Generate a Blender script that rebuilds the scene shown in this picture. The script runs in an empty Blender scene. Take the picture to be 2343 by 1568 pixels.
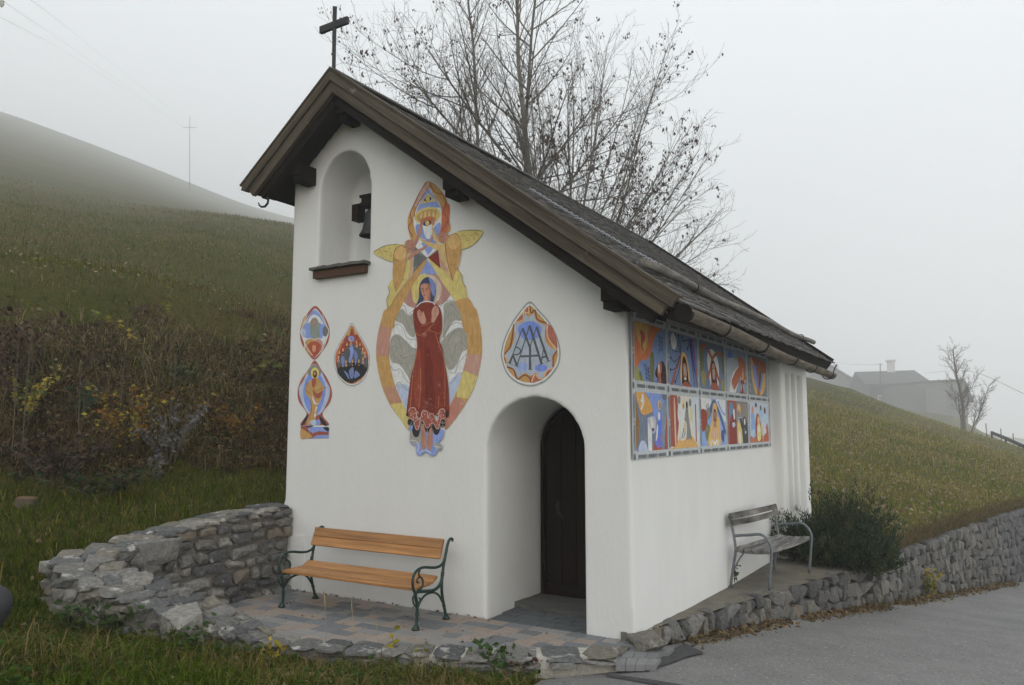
import bpy, bmesh, math, random
import numpy as np
from mathutils import Vector, Matrix
R = math.radians
random.seed(7); RNG = np.random.default_rng(11)
SC = bpy.context.scene
COL = SC.collection

# ------------------------------------------------------------------ camera
FPX, CXP, CYP = 1786.0, 1171.0, 784.0            # focal length and centre, measured on a 2342 px wide view
PITCH, YAW = math.atan(188 / FPX), R(31.2)
CAM = Vector((2.7654, -6.6587, 1.9))
cd = bpy.data.cameras.new('camera'); cam = bpy.data.objects.new('camera', cd); COL.objects.link(cam)
cam.location = CAM; cam.rotation_euler = (math.pi / 2 + PITCH, 0, YAW)
cd.sensor_width = 36; cd.lens = 36 * FPX / 2342; cd.clip_end = 2000; cd.clip_start = .05
SC.camera = cam
# ------------------------------------------------------------------ sky: foggy overcast
W = bpy.data.worlds.new('World'); SC.world = W; W.use_nodes = True
nt = W.node_tree; bg = nt.nodes['Background']
sky = nt.nodes.new('ShaderNodeTexSky'); sky.sky_type = 'NISHITA'; sky.sun_disc = False
SUN_DIR = Vector((.66, -.66, .24)).normalized()
sky.sun_elevation = math.asin(SUN_DIR.z); sky.sun_rotation = math.atan2(SUN_DIR.x, SUN_DIR.y)
sky.air_density = 1; sky.dust_density = 6
mx = nt.nodes.new('ShaderNodeMixRGB'); mx.inputs[0].default_value = .84
mx.inputs[2].default_value = (8.9, 9.2, 9.35, 1)      # the cloud layer
nt.links.new(sky.outputs[0], mx.inputs[1]); nt.links.new(mx.outputs[0], bg.inputs[0])
bg.inputs[1].default_value = .1
sd = bpy.data.lights.new('sun', 'SUN'); sun = bpy.data.objects.new('sun', sd); COL.objects.link(sun)
sd.energy = .5; sd.angle = R(75); sd.color = (1, .98, .95)
sun.rotation_euler = SUN_DIR.to_track_quat('Z', 'Y').to_euler(); sun.location = (20, -15, 40)
SC.view_settings.view_transform = 'Standard'; SC.view_settings.look = 'None'
SC.view_settings.exposure = .55; SC.view_settings.gamma = 1
SC.render.engine = 'CYCLES'
cy = SC.cycles
cy.max_bounces = 8; cy.diffuse_bounces = 3; cy.glossy_bounces = 2; cy.transmission_bounces = 2; cy.volume_bounces = 3
cy.transparent_max_bounces = 4; cy.use_denoising = True; cy.caustics_reflective = False; cy.caustics_refractive = False
cy.sample_clamp_indirect = 4
HAZE_DENSITY = .0025

# ------------------------------------------------------------------ measuring helpers (a point of the photo on a known plane)
FW = Vector((-math.sin(YAW) * math.cos(PITCH), math.cos(YAW) * math.cos(PITCH), math.sin(PITCH)))
RT = Vector((math.cos(YAW), math.sin(YAW), 0)); UP = RT.cross(FW)
def ray(x, y): return FW * FPX + RT * (x - CXP) + UP * (CYP - y)
def on(x, y, ax, v):
    d = ray(x, y); return CAM + d * ((v - CAM[ax]) / d[ax])
def front(x, y, Y=0.0): return on(x, y, 1, Y)
def side(x, y, X=0.0): return on(x, y, 0, X)
def level(x, y, z=0.0): return on(x, y, 2, z)
def at_dist(x, y, d):
    r = ray(x, y); return CAM + r * (d / math.hypot(r.x, r.y))
def on_plane(x, y, p, n):
    d = ray(x, y); return CAM + d * ((p - CAM).dot(n) / d.dot(n))

# ------------------------------------------------------------------ object helpers
def tag(o, label=None, cat=None, group=None, kind=None):
    if label: o['label'] = label
    if cat: o['category'] = cat
    if group: o['group'] = group
    if kind: o['kind'] = kind
    return o
def thing(name, label, cat, loc=(0, 0, 0), group=None):
    o = bpy.data.objects.new(name, None); COL.objects.link(o); o.location = loc
    o.empty_display_size = .2
    return tag(o, label, cat, group)
def world_of(p):
    b = Matrix.LocRotScale(p.location, p.rotation_euler, p.scale)
    return world_of(p.parent) @ p.matrix_parent_inverse @ b if p.parent is not None else b
def adopt(o, parent):
    o.parent = parent; o.matrix_parent_inverse = world_of(parent).inverted(); return o
def obj(name, me, parent=None, m=None):
    o = bpy.data.objects.new(name, me); COL.objects.link(o)
    if m is not None and not me.materials: me.materials.append(m)
    if parent is not None: adopt(o, parent)
    return o

def smooth_path(P, n=4):
    P = [Vector(p) for p in P]; out = []
    for i in range(len(P) - 1):
        p0, p1, p2, p3 = P[max(i - 1, 0)], P[i], P[i + 1], P[min(i + 2, len(P) - 1)]
        for k in range(n):
            t = k / n; out.append(.5 * ((2 * p1) + (p2 - p0) * t + (2 * p0 - 5 * p1 + 4 * p2 - p3) * t * t + (3 * p1 - p0 - 3 * p2 + p3) * t ** 3))
    return out + [P[-1]]
class MB:
    """collects verts and faces (with a colour for each face) of ONE mesh"""
    def __init__(s): s.v = []; s.f = []; s.c = []
    def add(s, vs, fs, c=(1, 1, 1)):
        n = len(s.v); s.v.extend([tuple(p) for p in vs]); s.f.extend([tuple(i + n for i in f) for f in fs]); s.c.extend([c] * len(fs)); return s
    def box(s, c, d, rot=None, col=(1, 1, 1)):
        pts = [Vector((x * d[0] / 2, y * d[1] / 2, z * d[2] / 2)) for x in (-1, 1) for y in (-1, 1) for z in (-1, 1)]
        if rot is not None: pts = [rot @ p for p in pts]
        c = Vector(c); return s.add([p + c for p in pts], [(0, 1, 3, 2), (4, 6, 7, 5), (0, 4, 5, 1), (2, 3, 7, 6), (0, 2, 6, 4), (1, 5, 7, 3)], col)
    def beam(s, a, b, w, h, upv=(0, 0, 1), col=(1, 1, 1)):
        a, b = Vector(a), Vector(b); x = (b - a); L = x.length; x.normalize()
        y = Vector(upv).cross(x); y.normalize(); z = x.cross(y)
        return s.box((a + b) / 2, (L, w, h), Matrix((x, y, z)).transposed(), col)
    def tube(s, pts, rads, n=6, cap=True, col=(1, 1, 1)):
        pts = [Vector(p) for p in pts]
        if not hasattr(rads, '__len__'): rads = [rads] * len(pts)
        base = len(s.v); prev = None
        for i, p in enumerate(pts):
            t = (pts[min(i + 1, len(pts) - 1)] - pts[max(i - 1, 0)])
            if t.length < 1e-9: t = Vector((0, 0, 1))
            t.normalize()
            if prev is None:
                q = Vector((0, 0, 1)) if abs(t.z) < .9 else Vector((1, 0, 0))
                u = q.cross(t).normalized()
            else:
                u = prev - t * prev.dot(t)
                u = u.normalized() if u.length > 1e-6 else t.orthogonal().normalized()
            prev = u; w = t.cross(u)
            for k in range(n):
                a = 2 * math.pi * k / n; s.v.append(tuple(p + (u * math.cos(a) + w * math.sin(a)) * rads[i]))
        for i in range(len(pts) - 1):
            for k in range(n):
                a = base + i * n; s.f.append((a + k, a + (k + 1) % n, a + n + (k + 1) % n, a + n + k)); s.c.append(col)
        if cap:
            s.f.append(tuple(base + k for k in reversed(range(n)))); s.c.append(col)
            e = base + (len(pts) - 1) * n; s.f.append(tuple(e + k for k in range(n))); s.c.append(col)
        return s
    def prism(s, poly, dv, col=(1, 1, 1)):
        """poly: 3-D outline, dv: extrusion"""
        n = len(poly); dv = Vector(dv)
        a = [Vector(p) for p in poly]; b = [p + dv for p in a]
        fs = [tuple(range(n)), tuple(range(2 * n - 1, n - 1, -1))] + [(i, i + n, (i + 1) % n + n, (i + 1) % n) for i in range(n)]
        return s.add(a + b, fs, col)
    def mesh(s, name, m=None, smooth=False, colour=False):
        me = bpy.data.meshes.new(name); me.from_pydata(s.v, [], s.f); me.validate()
        if m is not None: me.materials.append(m)
        if colour:
            at = me.color_attributes.new('Col', 'FLOAT_COLOR', 'CORNER')
            n = np.array([len(f) for f in s.f]); cc = np.repeat(np.array([tuple(c)[:3] for c in s.c]), n, axis=0)
            at.data.foreach_set('color', np.hstack([cc, np.ones((len(cc), 1))]).astype(np.float32).ravel())
        if smooth: me.polygons.foreach_set('use_smooth', [True] * len(me.polygons))
        return me
    def build(s, name, m, parent=None, smooth=False, colour=False, fix=True):
        me = s.mesh(name, m, smooth, colour)
        if fix:
            b = bmesh.new(); b.from_mesh(me); bmesh.ops.recalc_face_normals(b, faces=b.faces); b.to_mesh(me); b.free()
        return obj(name, me, parent)

def np_mesh(name, V, Fq, m, C=None, smooth=False):
    """V (n,3), Fq (k,3|4) arrays, C (k,3) colours per face"""
    me = bpy.data.meshes.new(name); k, w = Fq.shape
    me.vertices.add(len(V)); me.vertices.foreach_set('co', np.asarray(V, np.float32).ravel())
    me.loops.add(k * w); me.loops.foreach_set('vertex_index', Fq.astype(np.int32).ravel())
    me.polygons.add(k); me.polygons.foreach_set('loop_start', np.arange(0, k * w, w, dtype=np.int32))
    me.materials.append(m)
    if C is not None:
        at = me.color_attributes.new('Col', 'FLOAT_COLOR', 'CORNER')
        cc = np.repeat(C, w, axis=0); at.data.foreach_set('color', np.hstack([cc, np.ones((len(cc), 1))]).astype(np.float32).ravel())
    me.update(calc_edges=True)
    me.polygons.foreach_set('use_smooth', np.full(k, smooth))
    return me

# ------------------------------------------------------------------ materials
def mat(name, col=(.5, .5, .5), rough=.8, var=0, scale=4, col2=None, spec=.3, bump=0, bscale=30, attr=False, rnd=0, rndcols=None,
        patches=None, grain=None, grot=None, transl=0, metal=0, detail=6):
    """col/col2 mixed by noise, per-object variation rnd / rndcols, patches=(colour, scale, threshold, softness), grain=(sx,sy,sz)"""
    m = bpy.data.materials.new(name); m.use_nodes = True; t = m.node_tree; N = t.nodes; L = t.links
    b = N['Principled BSDF']; b.inputs['Roughness'].default_value = rough; b.inputs['Specular IOR Level'].default_value = spec
    b.inputs['Metallic'].default_value = metal
    geo = N.new('ShaderNodeNewGeometry'); pos = geo.outputs['Position']
    if grain:
        mp = N.new('ShaderNodeMapping'); mp.inputs['Scale'].default_value = grain; src_ = pos
        if grot is not None:
            vr = N.new('ShaderNodeVectorRotate'); vr.rotation_type = 'Y_AXIS'; vr.inputs['Angle'].default_value = grot; L.new(pos, vr.inputs['Vector']); src_ = vr.outputs[0]
        L.new(src_, mp.inputs[0]); gpos = mp.outputs[0]
    else: gpos = pos
    def noise(sc, det=detail, src=None, rough_=.6):
        n = N.new('ShaderNodeTexNoise'); n.inputs['Scale'].default_value = sc; n.inputs['Detail'].default_value = det
        n.inputs['Roughness'].default_value = rough_
        L.new(src or gpos, n.inputs['Vector']); return n.outputs['Fac']
    def mix(f, a, c, mode='MIX'):
        x = N.new('ShaderNodeMixRGB'); x.blend_type = mode
        for i, v in ((0, f), (1, a), (2, c)):
            if isinstance(v, (tuple, list)): x.inputs[i].default_value = (*v[:3], 1)
            elif isinstance(v, (int, float)): x.inputs[i].default_value = v
            else: L.new(v, x.inputs[i])
        return x.outputs[0]
    def ramp(f, stops, interp='LINEAR'):
        r = N.new('ShaderNodeValToRGB'); r.color_ramp.interpolation = interp; e = r.color_ramp.elements
        while len(e) < len(stops): e.new(.5)
        for q, (p, c) in zip(e, stops): q.position = p; q.color = (*c[:3], 1)
        L.new(f, r.inputs[0]); return r.outputs[0]
    if attr:
        a = N.new('ShaderNodeVertexColor'); a.layer_name = 'Col'; c = a.outputs[0]
        if col != (.5, .5, .5): c = mix(1.0, c, col, 'MULTIPLY')
    elif rndcols:
        oi = N.new('ShaderNodeObjectInfo'); k = len(rndcols)
        c = ramp(oi.outputs['Random'], [(i / k, q) for i, q in enumerate(rndcols)], 'CONSTANT')
    else: c = col
    if col2 is not None:
        c = mix(ramp(noise(scale), [(.35, (0, 0, 0)), (.65, (1, 1, 1))]), c, col2)
    if var:
        c = mix(1.0, c, ramp(noise(scale * 2.3 if not grain else scale), [(.25, (1 - var,) * 3), (.75, (1 + var * .6,) * 3)]), 'MULTIPLY')
    if rnd:
        oi = N.new('ShaderNodeObjectInfo')
        c = mix(1.0, c, ramp(oi.outputs['Random'], [(0, (1 - rnd,) * 3), (1, (1 + rnd,) * 3)]), 'MULTIPLY')
    for p in (patches or []):
        pc, ps, th, so = p
        c = mix(ramp(noise(ps, 8, pos), [(th, (0, 0, 0)), (min(1, th + so), (1, 1, 1))]), c, pc)
    if isinstance(c, tuple): b.inputs['Base Color'].default_value = (*c, 1)
    else: L.new(c, b.inputs['Base Color'])
    if bump:
        bp = N.new('ShaderNodeBump'); bp.inputs['Strength'].default_value = 1; bp.inputs['Distance'].default_value = bump
        L.new(noise(bscale, 8), bp.inputs['Height']); L.new(bp.outputs[0], b.inputs['Normal'])
    if transl:
        tr = N.new('ShaderNodeBsdfTranslucent'); ms = N.new('ShaderNodeMixShader'); ms.inputs[0].default_value = transl
        if isinstance(c, tuple): tr.inputs[0].default_value = (*c, 1)
        else: L.new(c, tr.inputs[0])
        L.new(b.outputs[0], ms.inputs[1]); L.new(tr.outputs[0], ms.inputs[2]); L.new(ms.outputs[0], N['Material Output'].inputs[0])
    return m

M = {}
M['plaster'] = mat('white_plaster', (.735, .742, .728), .9, var=.035, scale=2.0, grain=(1.6, 1.6, .45), spec=.15, bump=.004, bscale=22, patches=[((.69, .68, .65), .9, .60, .25), ((.66, .64, .60), 7, .70, .1)])
M['paint'] = mat('mural_paint', rough=.92, attr=True, var=.24, scale=5, grain=(6, 6, 2.2), spec=.08, bump=.0025, bscale=20, patches=[((.62, .60, .57), 11, .60, .5), ((.60, .58, .55), 34, .68, .12)])
for sfx, ang in (('', -.636), ('_left', .669)):
    M['wood_old' + sfx] = mat('weathered_brown_wood' + sfx, (.068, .056, .040), .8, col2=(.105, .088, .064), scale=2.2, var=.35, grain=(.5, 9, 9), grot=ang, bump=.003, bscale=6, spec=.2, patches=[((.25, .22, .18), 4, .66, .1), ((.05, .038, .026), 2.5, .68, .08)])
M['wood_dark'] = mat('dark_stained_wood', (.014, .011, .009), .85, var=.3, scale=10, bump=.003, bscale=30, spec=.15)
M['wood_door'] = mat('dark_brown_door_wood', (.013, .008, .006), .6, var=.35, scale=3, grain=(10, 10, .7), bump=.002, bscale=14, spec=.1, rnd=.2)
M['shingle'] = mat('grey_larch_shingles', rough=.9, attr=True, var=.35, scale=8, grain=(1, 8, 1), bump=.004, bscale=20, spec=.2)
M['gutter'] = mat('grey_brown_larch_gutter', (.13, .108, .078), .85, col2=(.20, .18, .15), scale=5, var=.35, grain=(3, .5, 3), bump=.006, bscale=12, spec=.2)
M['log'] = mat('grey_weathered_log', (.13, .12, .108), .85, col2=(.2, .19, .17), scale=6, var=.35, grain=(3, .6, 3), bump=.008, bscale=10, spec=.2)
M['iron'] = mat('black_wrought_iron', (.012, .012, .013), .55, var=.3, scale=20, spec=.4)
M['chain'] = mat('galvanised_chain', (.36, .40, .44), .5, metal=.5)
M['bronze'] = mat('dark_bell_bronze', (.05, .055, .055), .5, var=.3, scale=9, metal=.6)
M['slate'] = mat('grey_slate', (.11, .11, .105), .8, var=.3, scale=8, bump=.004, bscale=30, patches=[((.10, .10, .045), 9, .6, .12)])
STONEG = [(.16, .16, .152), (.21, .207, .195), (.25, .24, .215), (.11, .112, .114), (.29, .28, .255), (.175, .17, .155), (.20, .188, .155), (.135, .138, .137)]
M['stone'] = mat('grey_fieldstone', rough=.9, rndcols=STONEG, var=.5, scale=11, bump=.02, bscale=30, spec=.2,
                 patches=[((.36, .35, .32), 9, .60, .12), ((.08, .078, .07), 5, .62, .12)])
M['stone_top'] = mat('lichen_topped_slab', rough=.9, rndcols=STONEG[:4] + STONEG[5:], var=.5, scale=11, bump=.02, bscale=30, spec=.2,
                     patches=[((.42, .41, .385), 8.5, .57, .10), ((.09, .09, .083), 5, .62, .12)])
M['stone_tan'] = mat('tan_fieldstone', (.20, .168, .13), .9, var=.4, scale=7, bump=.012, bscale=14, spec=.2, col2=(.17, .155, .13))
STONER = [(.125, .124, .120), (.165, .163, .156), (.10, .10, .099), (.20, .196, .185), (.14, .139, .135), (.18, .17, .148)]
M['stone_road'] = mat('blue_grey_limestone', rough=.9, rndcols=STONER, var=.5, scale=12, bump=.02, bscale=28, spec=.2, patches=[((.30, .29, .27), 7, .64, .1)])
M['mortar'] = mat('lime_mortar', (.21, .20, .18), .95, var=.3, scale=9, bump=.02, bscale=18, spec=.1, patches=[((.15, .145, .13), 4, .55, .15)])
M['mortar_pale'] = mat('pale_lime_mortar', (.48, .46, .41), .95, var=.35, scale=10, bump=.03, bscale=16, spec=.1, patches=[((.2, .19, .17), 5, .6, .12)])
M['earth'] = mat('dark_wall_core', (.085, .08, .07), .95, var=.4, scale=10, bump=.02, bscale=18)
M['slabtop'] = None
M['paver'] = mat('concrete_paver', rough=.85, rndcols=[(.31, .255, .215), (.27, .262, .25), (.175, .185, .195), (.30, .262, .228), (.25, .245, .237), (.325, .272, .232), (.19, .198, .205), (.28, .266, .248), (.165, .173, .18), (.30, .25, .212)],
                 var=.16, scale=14, bump=.002, bscale=60, spec=.25)
M['paver_dark'] = mat('anthracite_paver', (.105, .115, .122), .85, var=.18, scale=14, bump=.002, bscale=60, rnd=.12)
M['slab'] = mat('grey_concrete_slab', (.20, .205, .205), .85, var=.15, scale=12, bump=.003, bscale=50, rnd=.1)
M['joint'] = mat('paving_sand', (.15, .135, .115), .95, var=.3, scale=20)
M['asphalt'] = mat('worn_asphalt', (.185, .184, .178), .9, var=.16, scale=.9, col2=(.215, .213, .205), bump=.006, bscale=120, spec=.25, patches=[((.42, .42, .41), 42, .60, .05), ((.05, .05, .05), 34, .61, .05), ((.15, .15, .148), .5, .55, .2)])
M['asphalt_new'] = mat('dark_fresh_asphalt', (.068, .068, .069), .9, var=.35, scale=10, bump=.006, bscale=90, spec=.3)
M['ledge'] = mat('mossy_concrete', (.165, .155, .135), .95, col2=(.19, .17, .125), scale=1.3, var=.35, bump=.006, bscale=40, patches=[((.31, .30, .28), 7, .64, .08), ((.09, .085, .07), 2.2, .58, .2)])
M['bench_wood'] = mat('orange_varnished_pine', (.33, .155, .05), .45, rnd=.14, col2=(.42, .205, .07), scale=1.6, var=.3, grain=(.9, 14, 14), bump=.001, bscale=8, spec=.4, patches=[((.13, .075, .04), 3.2, .68, .12)])
M['cast'] = mat('dark_green_cast_iron', (.010, .038, .032), .42, var=.25, scale=30, spec=.5, bump=.001, bscale=60)
M['bench_grey'] = mat('silvered_wood', (.155, .15, .145), .85, col2=(.27, .265, .255), scale=3, var=.4, grain=(9, 1.2, 9), bump=.003, bscale=10, spec=.15)
M['bench_black'] = mat('blackened_wood', (.04, .038, .038), .85, col2=(.25, .235, .21), scale=1.3, var=.4, grain=(4, 1.4, 4), bump=.003, bscale=10, spec=.15)
M['steel'] = mat('galvanised_tube', (.175, .195, .215), .5, var=.2, scale=20, metal=.35, spec=.4)
M['leaf'] = mat('leaves', rough=.7, attr=True, var=.25, scale=20, spec=.25, transl=.25)
M['blade'] = mat('grass_blades', rough=.8, attr=True, spec=.06, transl=.25)
M['ground'] = mat('turf_and_litter', rough=.95, attr=True, var=.45, scale=5, bump=.03, bscale=9, spec=.1)
M['bark'] = mat('grey_brown_bark', (.15, .138, .12), .9, var=.35, scale=12, grain=(4, 4, 1), bump=.006, bscale=20, spec=.15, patches=[((.19, .19, .175), 6, .62, .1)])
M['twig'] = mat('dry_stalk', (.12, .10, .075), .9, var=.3, scale=10)
M['needle'] = mat('dark_evergreen_needles', rough=.75, attr=True, spec=.2, transl=.12)
M['house_wood'] = mat('dark_farmhouse_boards', (.045, .036, .03), .9, var=.3, scale=2, grain=(3, 3, .4))
M['house_grey'] = mat('grey_barn_wall', (.17, .168, .165), .9, var=.15, scale=1, grain=(.3, .3, 3))
M['house_white'] = mat('white_render', (.75, .74, .72), .9)
M['house_roof'] = mat('grey_house_roof', (.075, .074, .075), .9, var=.2, scale=1, grain=(.5, .5, 4))
M['glass'] = mat('window_pane', (.10, .11, .12), .15, spec=.6)
M['frame'] = mat('pale_window_frame', (.5, .49, .46), .7)
M['rubber'] = mat('dark_grey_plastic', (.045, .048, .053), .6, var=.2, scale=10)
# ================================================================== TERRAIN
def G(x, y): return -.11 - .088 * (y - .3) - .05 * x - .13 * np.exp(-((x + .35) ** 2 / 1.1 + (y + 1.15) ** 2 / .8))          # the falling plane of lawn and road
def vnoise(x, y, seed=0):
    """smooth value noise, vectorised"""
    x = np.asarray(x, float); y = np.asarray(y, float)
    xi = np.floor(x).astype(np.int64); yi = np.floor(y).astype(np.int64); fx = x - xi; fy = y - yi
    fx = fx * fx * (3 - 2 * fx); fy = fy * fy * (3 - 2 * fy)
    def h(a, b):
        n = (a * 374761393 + b * 668265263 + seed * 974634541) & 0x7fffffff
        n = ((n ^ (n >> 13)) * 1274126177) & 0x7fffffff
        return ((n ^ (n >> 16)) & 0xffff) / 65535.0
    return (h(xi, yi) * (1 - fx) + h(xi + 1, yi) * fx) * (1 - fy) + (h(xi, yi + 1) * (1 - fx) + h(xi + 1, yi + 1) * fx) * fy
def fbm(x, y, seed=0, o=4):
    s = 0; a = .5
    for k in range(o): s = s + a * (vnoise(x * 2 ** k, y * 2 ** k, seed + k) - .5); a *= .5
    return s
def inside(x, y, poly):
    x = np.asarray(x, float); y = np.asarray(y, float); r = np.zeros(x.shape, bool); n = len(poly)
    for i in range(n):
        (x1, y1), (x2, y2) = poly[i], poly[(i + 1) % n]
        if y1 == y2: continue
        c = ((y1 > y) != (y2 > y)) & (x < (x2 - x1) * (y - y1) / (y2 - y1) + x1); r ^= c
    return r
ctrl = []
for x, y in ((-6, -4.5), (-9, -7), (-3, -4), (-1, -3), (0, -6), (0, -9), (-5, -12), (5, -14), (12, -10), (4, -4), (5, 1), (7, 6), (9, 12), (0, -30), (2, -2), (3, 0)): ctrl.append((x, y, G(x, y)))
ctrl += [(-4.9, -2.95, .37), (-4.1, -3.0, .27), (-3.4, -2.68, .15), (-2.6, -2.3, .02), (-1.9, -1.85, -.04), (-1, -1.4, -.09), (-.5, -1.15, -.12), (0.1, -.7, -.12),
         (-4.8, .3, .93), (-4.8, -.8, .86), (-4.8, -1.6, .76), (-4.95, -2.3, .58)]
PD = [(0, 1200, 9.6), (60, 1270, 9.0), (200, 1190, 9.4), (0, 1120, 11), (150, 1130, 10.7), (300, 1120, 10.4), (450, 1100, 10.6), (560, 1080, 11), (640, 1055, 11.5),
      (0, 850, 12.6), (330, 850, 12.8), (600, 850, 13.8), (0, 640, 14.3), (330, 660, 15), (600, 700, 16.5), (650, 720, 17),
      (0, 255, 540), (150, 310, 540), (300, 365, 540), (450, 425, 540), (640, 500, 540), (800, 560, 540), 
      (1200, 1005, 19), (1500, 1030, 19), (1000, 960, 22),
      (1870, 1150, 15), (1870, 1000, 27), (1860, 930, 42), (1850, 868, 92), (1950, 892, 92), (2100, 958, 91), (2200, 983, 88), (2342, 1031, 74), (2342, 1100, 31), (2100, 1100, 26), (2100, 1180, 17), (2000, 1050, 27), (2342, 1060, 48), (2000, 960, 55),
      (1850, 905, 150), (2100, 990, 150), (2342, 1140, 140), (1960, 925, 235), (2060, 935, 235), (2190, 955, 225), (1890, 915, 260), (1900, 1150, 340), (2342, 1260, 300), (1500, 800, 60), (1500, 960, 250), (1200, 900, 300), (1700, 1000, 220), (1850, 1180, 300), (2100, 1220, 330)]
for px_, y28, yr_ in ((-300, 500, 150), (0, 540, 255), (150, 552, 310), (300, 572, 365)):
    K_ = (y28 - yr_) / (28 ** -.3 - 540 ** -.3)
    PD += [(px_, yr_ + K_ * (d_ ** -.3 - 540 ** -.3), d_) for d_ in (28, 34, 41, 50, 60, 72, 86, 103, 124, 150, 180, 216, 260, 312, 375, 450)]
PD += [(450, y_, d_) for d_, y_ in ((28, 584), (34, 556), (41, 530), (50, 510), (60, 495), (72, 484), (86, 487), (103, 489), (124, 489), (150, 486), (180, 483), (216, 476), (260, 468), (312, 460), (375, 449), (450, 438))]
PD += [(640, y_, d_) for d_, y_ in ((28, 640), (34, 605), (41, 575), (50, 550), (60, 525), (72, 508), (86, 513), (103, 517), (124, 520), (150, 522), (180, 522), (216, 521), (260, 519), (312, 515), (375, 510), (450, 505))]
for px, py, d in PD: p = at_dist(px, py, d); ctrl.append((p.x, p.y, p.z))
ctrl += [(.1, .4, -.25), (.3, 1.5, -.28), (.1, 3, -.3), (.7, 4, -.28), (.3, 5, -.28), (1.1, 6.0, -.18), (1.4, 7.5, 0), (2.0, 9.8, 0), (3.0, 14.2, .03), (4.5, 20, .0), (6.5, 26, -.3),
         (-5, 8, 2.2), (-3, 9.5, 1.3), (-1, 8.5, .6), (40, 0, -10), (40, 30, -13), (100, 0, -25), (100, 100, -27), (20, -12, -2), (20, 10, -4.5), (13, 14, -2.6), (150, -60, -28), (60, 150, -25), (150, 200, -28),
         (-40, -25, 14), (-90, -20, 32), (-150, -60, 50), (40, -50, -4), (-60, -90, 25), (-580, 80, 195), (-580, 560, 195), (-330, 600, 150), (-100, 360, 0), (-100, 560, 0), (-430, 20, 150), (0, 230, -6)]
ctrl = np.array(ctrl, float)
def _k(a, b): return np.hypot(a[:, None, 0] - b[None, :, 0], a[:, None, 1] - b[None, :, 1])
_A = _k(ctrl, ctrl); _n = len(ctrl)
_S = np.block([[_A, np.ones((_n, 1))], [np.ones((1, _n)), np.zeros((1, 1))]])
_w = np.linalg.solve(_S, np.append(ctrl[:, 2], 0))
ROAD_EDGE = [(-.10, .05), (.20, .9), (.49, 2.48), (.93, 4.33), (1.46, 6.24), (1.72, 7.48), (2.26, 9.79), (3.32, 14.2), (5.0, 19.5), (8.0, 26), (12, 31)]   # foot of the retaining wall
LAWN_EDGE = [(1.6, -16), (1.2, -9), (.55, -4.2), (-.05, -2.0), (-.28, -1.45), (-.38, -1.0), (-.1, -.55), (-.02, -.1)]
def road_poly(back=0.0, side_off=6.5):
    e = [(x - back * .97, y + back * .22) for x, y in ROAD_EDGE]
    r = [(x + side_off, y - 1.5) for x, y in ROAD_EDGE]
    return LAWN_EDGE + e + r[::-1] + [(8.5, -16)]
PATIO_IN = [(-4.28, -.05), (-4.24, -2.25), (-3.95, -2.27), (-3.7, -2.17), (-3.52, -2.0), (-3.25, -1.8), (-2.95, -1.75), (-2.6, -1.72), (-2.21, -1.61), (-1.83, -1.36), (-1.0, -.95), (-.55, -.62), (-.06, -.30)]
PATIO_MID = [(-4.5, .5), (-4.48, -1.5), (-4.4, -2.45), (-4.05, -2.53), (-3.76, -2.43), (-3.53, -2.28), (-3.25, -2.1), (-2.97, -2.0), (-2.57, -1.87), (-2.15, -1.74), (-1.75, -1.54), (-.93, -1.12), (-.47, -.82), (.05, -.45), (.0, .1), (-.3, 1.4), (-1.8, 1.4), (-4, .6)]
RP = road_poly(.25)
def hill(x, y, rough=True):
    x = np.atleast_1d(np.asarray(x, float)); y = np.atleast_1d(np.asarray(y, float)); z = np.empty(x.shape)
    P = np.stack([x.ravel(), y.ravel()], 1); zz = np.empty(len(P))
    for i in range(0, len(P), 20000): zz[i:i + 20000] = _k(P[i:i + 20000], ctrl) @ _w[:-1] + _w[-1]
    z = zz.reshape(x.shape)
    if rough:
        d = np.hypot(x - CAM.x, y - CAM.y); bank = np.clip(1 - np.abs(z - 2.6) / 1.8, 0, 1) * (x < -4.6) * (d < 22)
        z = z + fbm(x * .9, y * .9, 3) * (.06 + .42 * bank) + fbm(x * .13, y * .13, 9) * np.clip((d - 12) / 30, 0, 1) * .5 + fbm(x * 3.1, y * 3.1, 5) * (.03 + .12 * bank)
    return z
def ground_z(x, y):
    z = hill(x, y)
    z = np.where(inside(x, y, RP), G(x, y) - .05, z)
    return np.where(inside(x, y, PATIO_MID), -.5, z)
def stretch(n, lo, hi, c, b=5.4):
    t = np.linspace(-1, 1, n); s = np.sinh(b * t) / math.sinh(b)
    return c + np.where(s < 0, s * (c - lo), s * (hi - c))
gx = stretch(430, -640, 280, -1.0, 6.0); gy = stretch(430, -170, 640, 2.0, 6.0)
XX, YY = np.meshgrid(gx, gy, indexing='ij'); ZZ = ground_z(XX, YY)
nx, ny = XX.shape; idx = np.arange(nx * ny).reshape(nx, ny)
Fq = np.stack([idx[:-1, :-1], idx[1:, :-1], idx[1:, 1:], idx[:-1, 1:]], -1).reshape(-1, 4)
V = np.stack([XX, YY, ZZ], -1).reshape(-1, 3)
fc = V[Fq].mean(1)
def lerp(a, b, t): return np.asarray(a)[None] * (1 - t[:, None]) + np.asarray(b)[None] * t[:, None]
def is_bank(x, y, z):
    d = np.hypot(x - CAM.x, y - CAM.y)
    edge = fbm(x * .8, y * .8, 31) * 2.6 + fbm(x * 5, y * 5, 33) * 1.2
    return (x < -4.3) & (d < 19) & (y < 9) & (z > 1.25 + edge * .2) & (z < 3.75 + edge)
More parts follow.
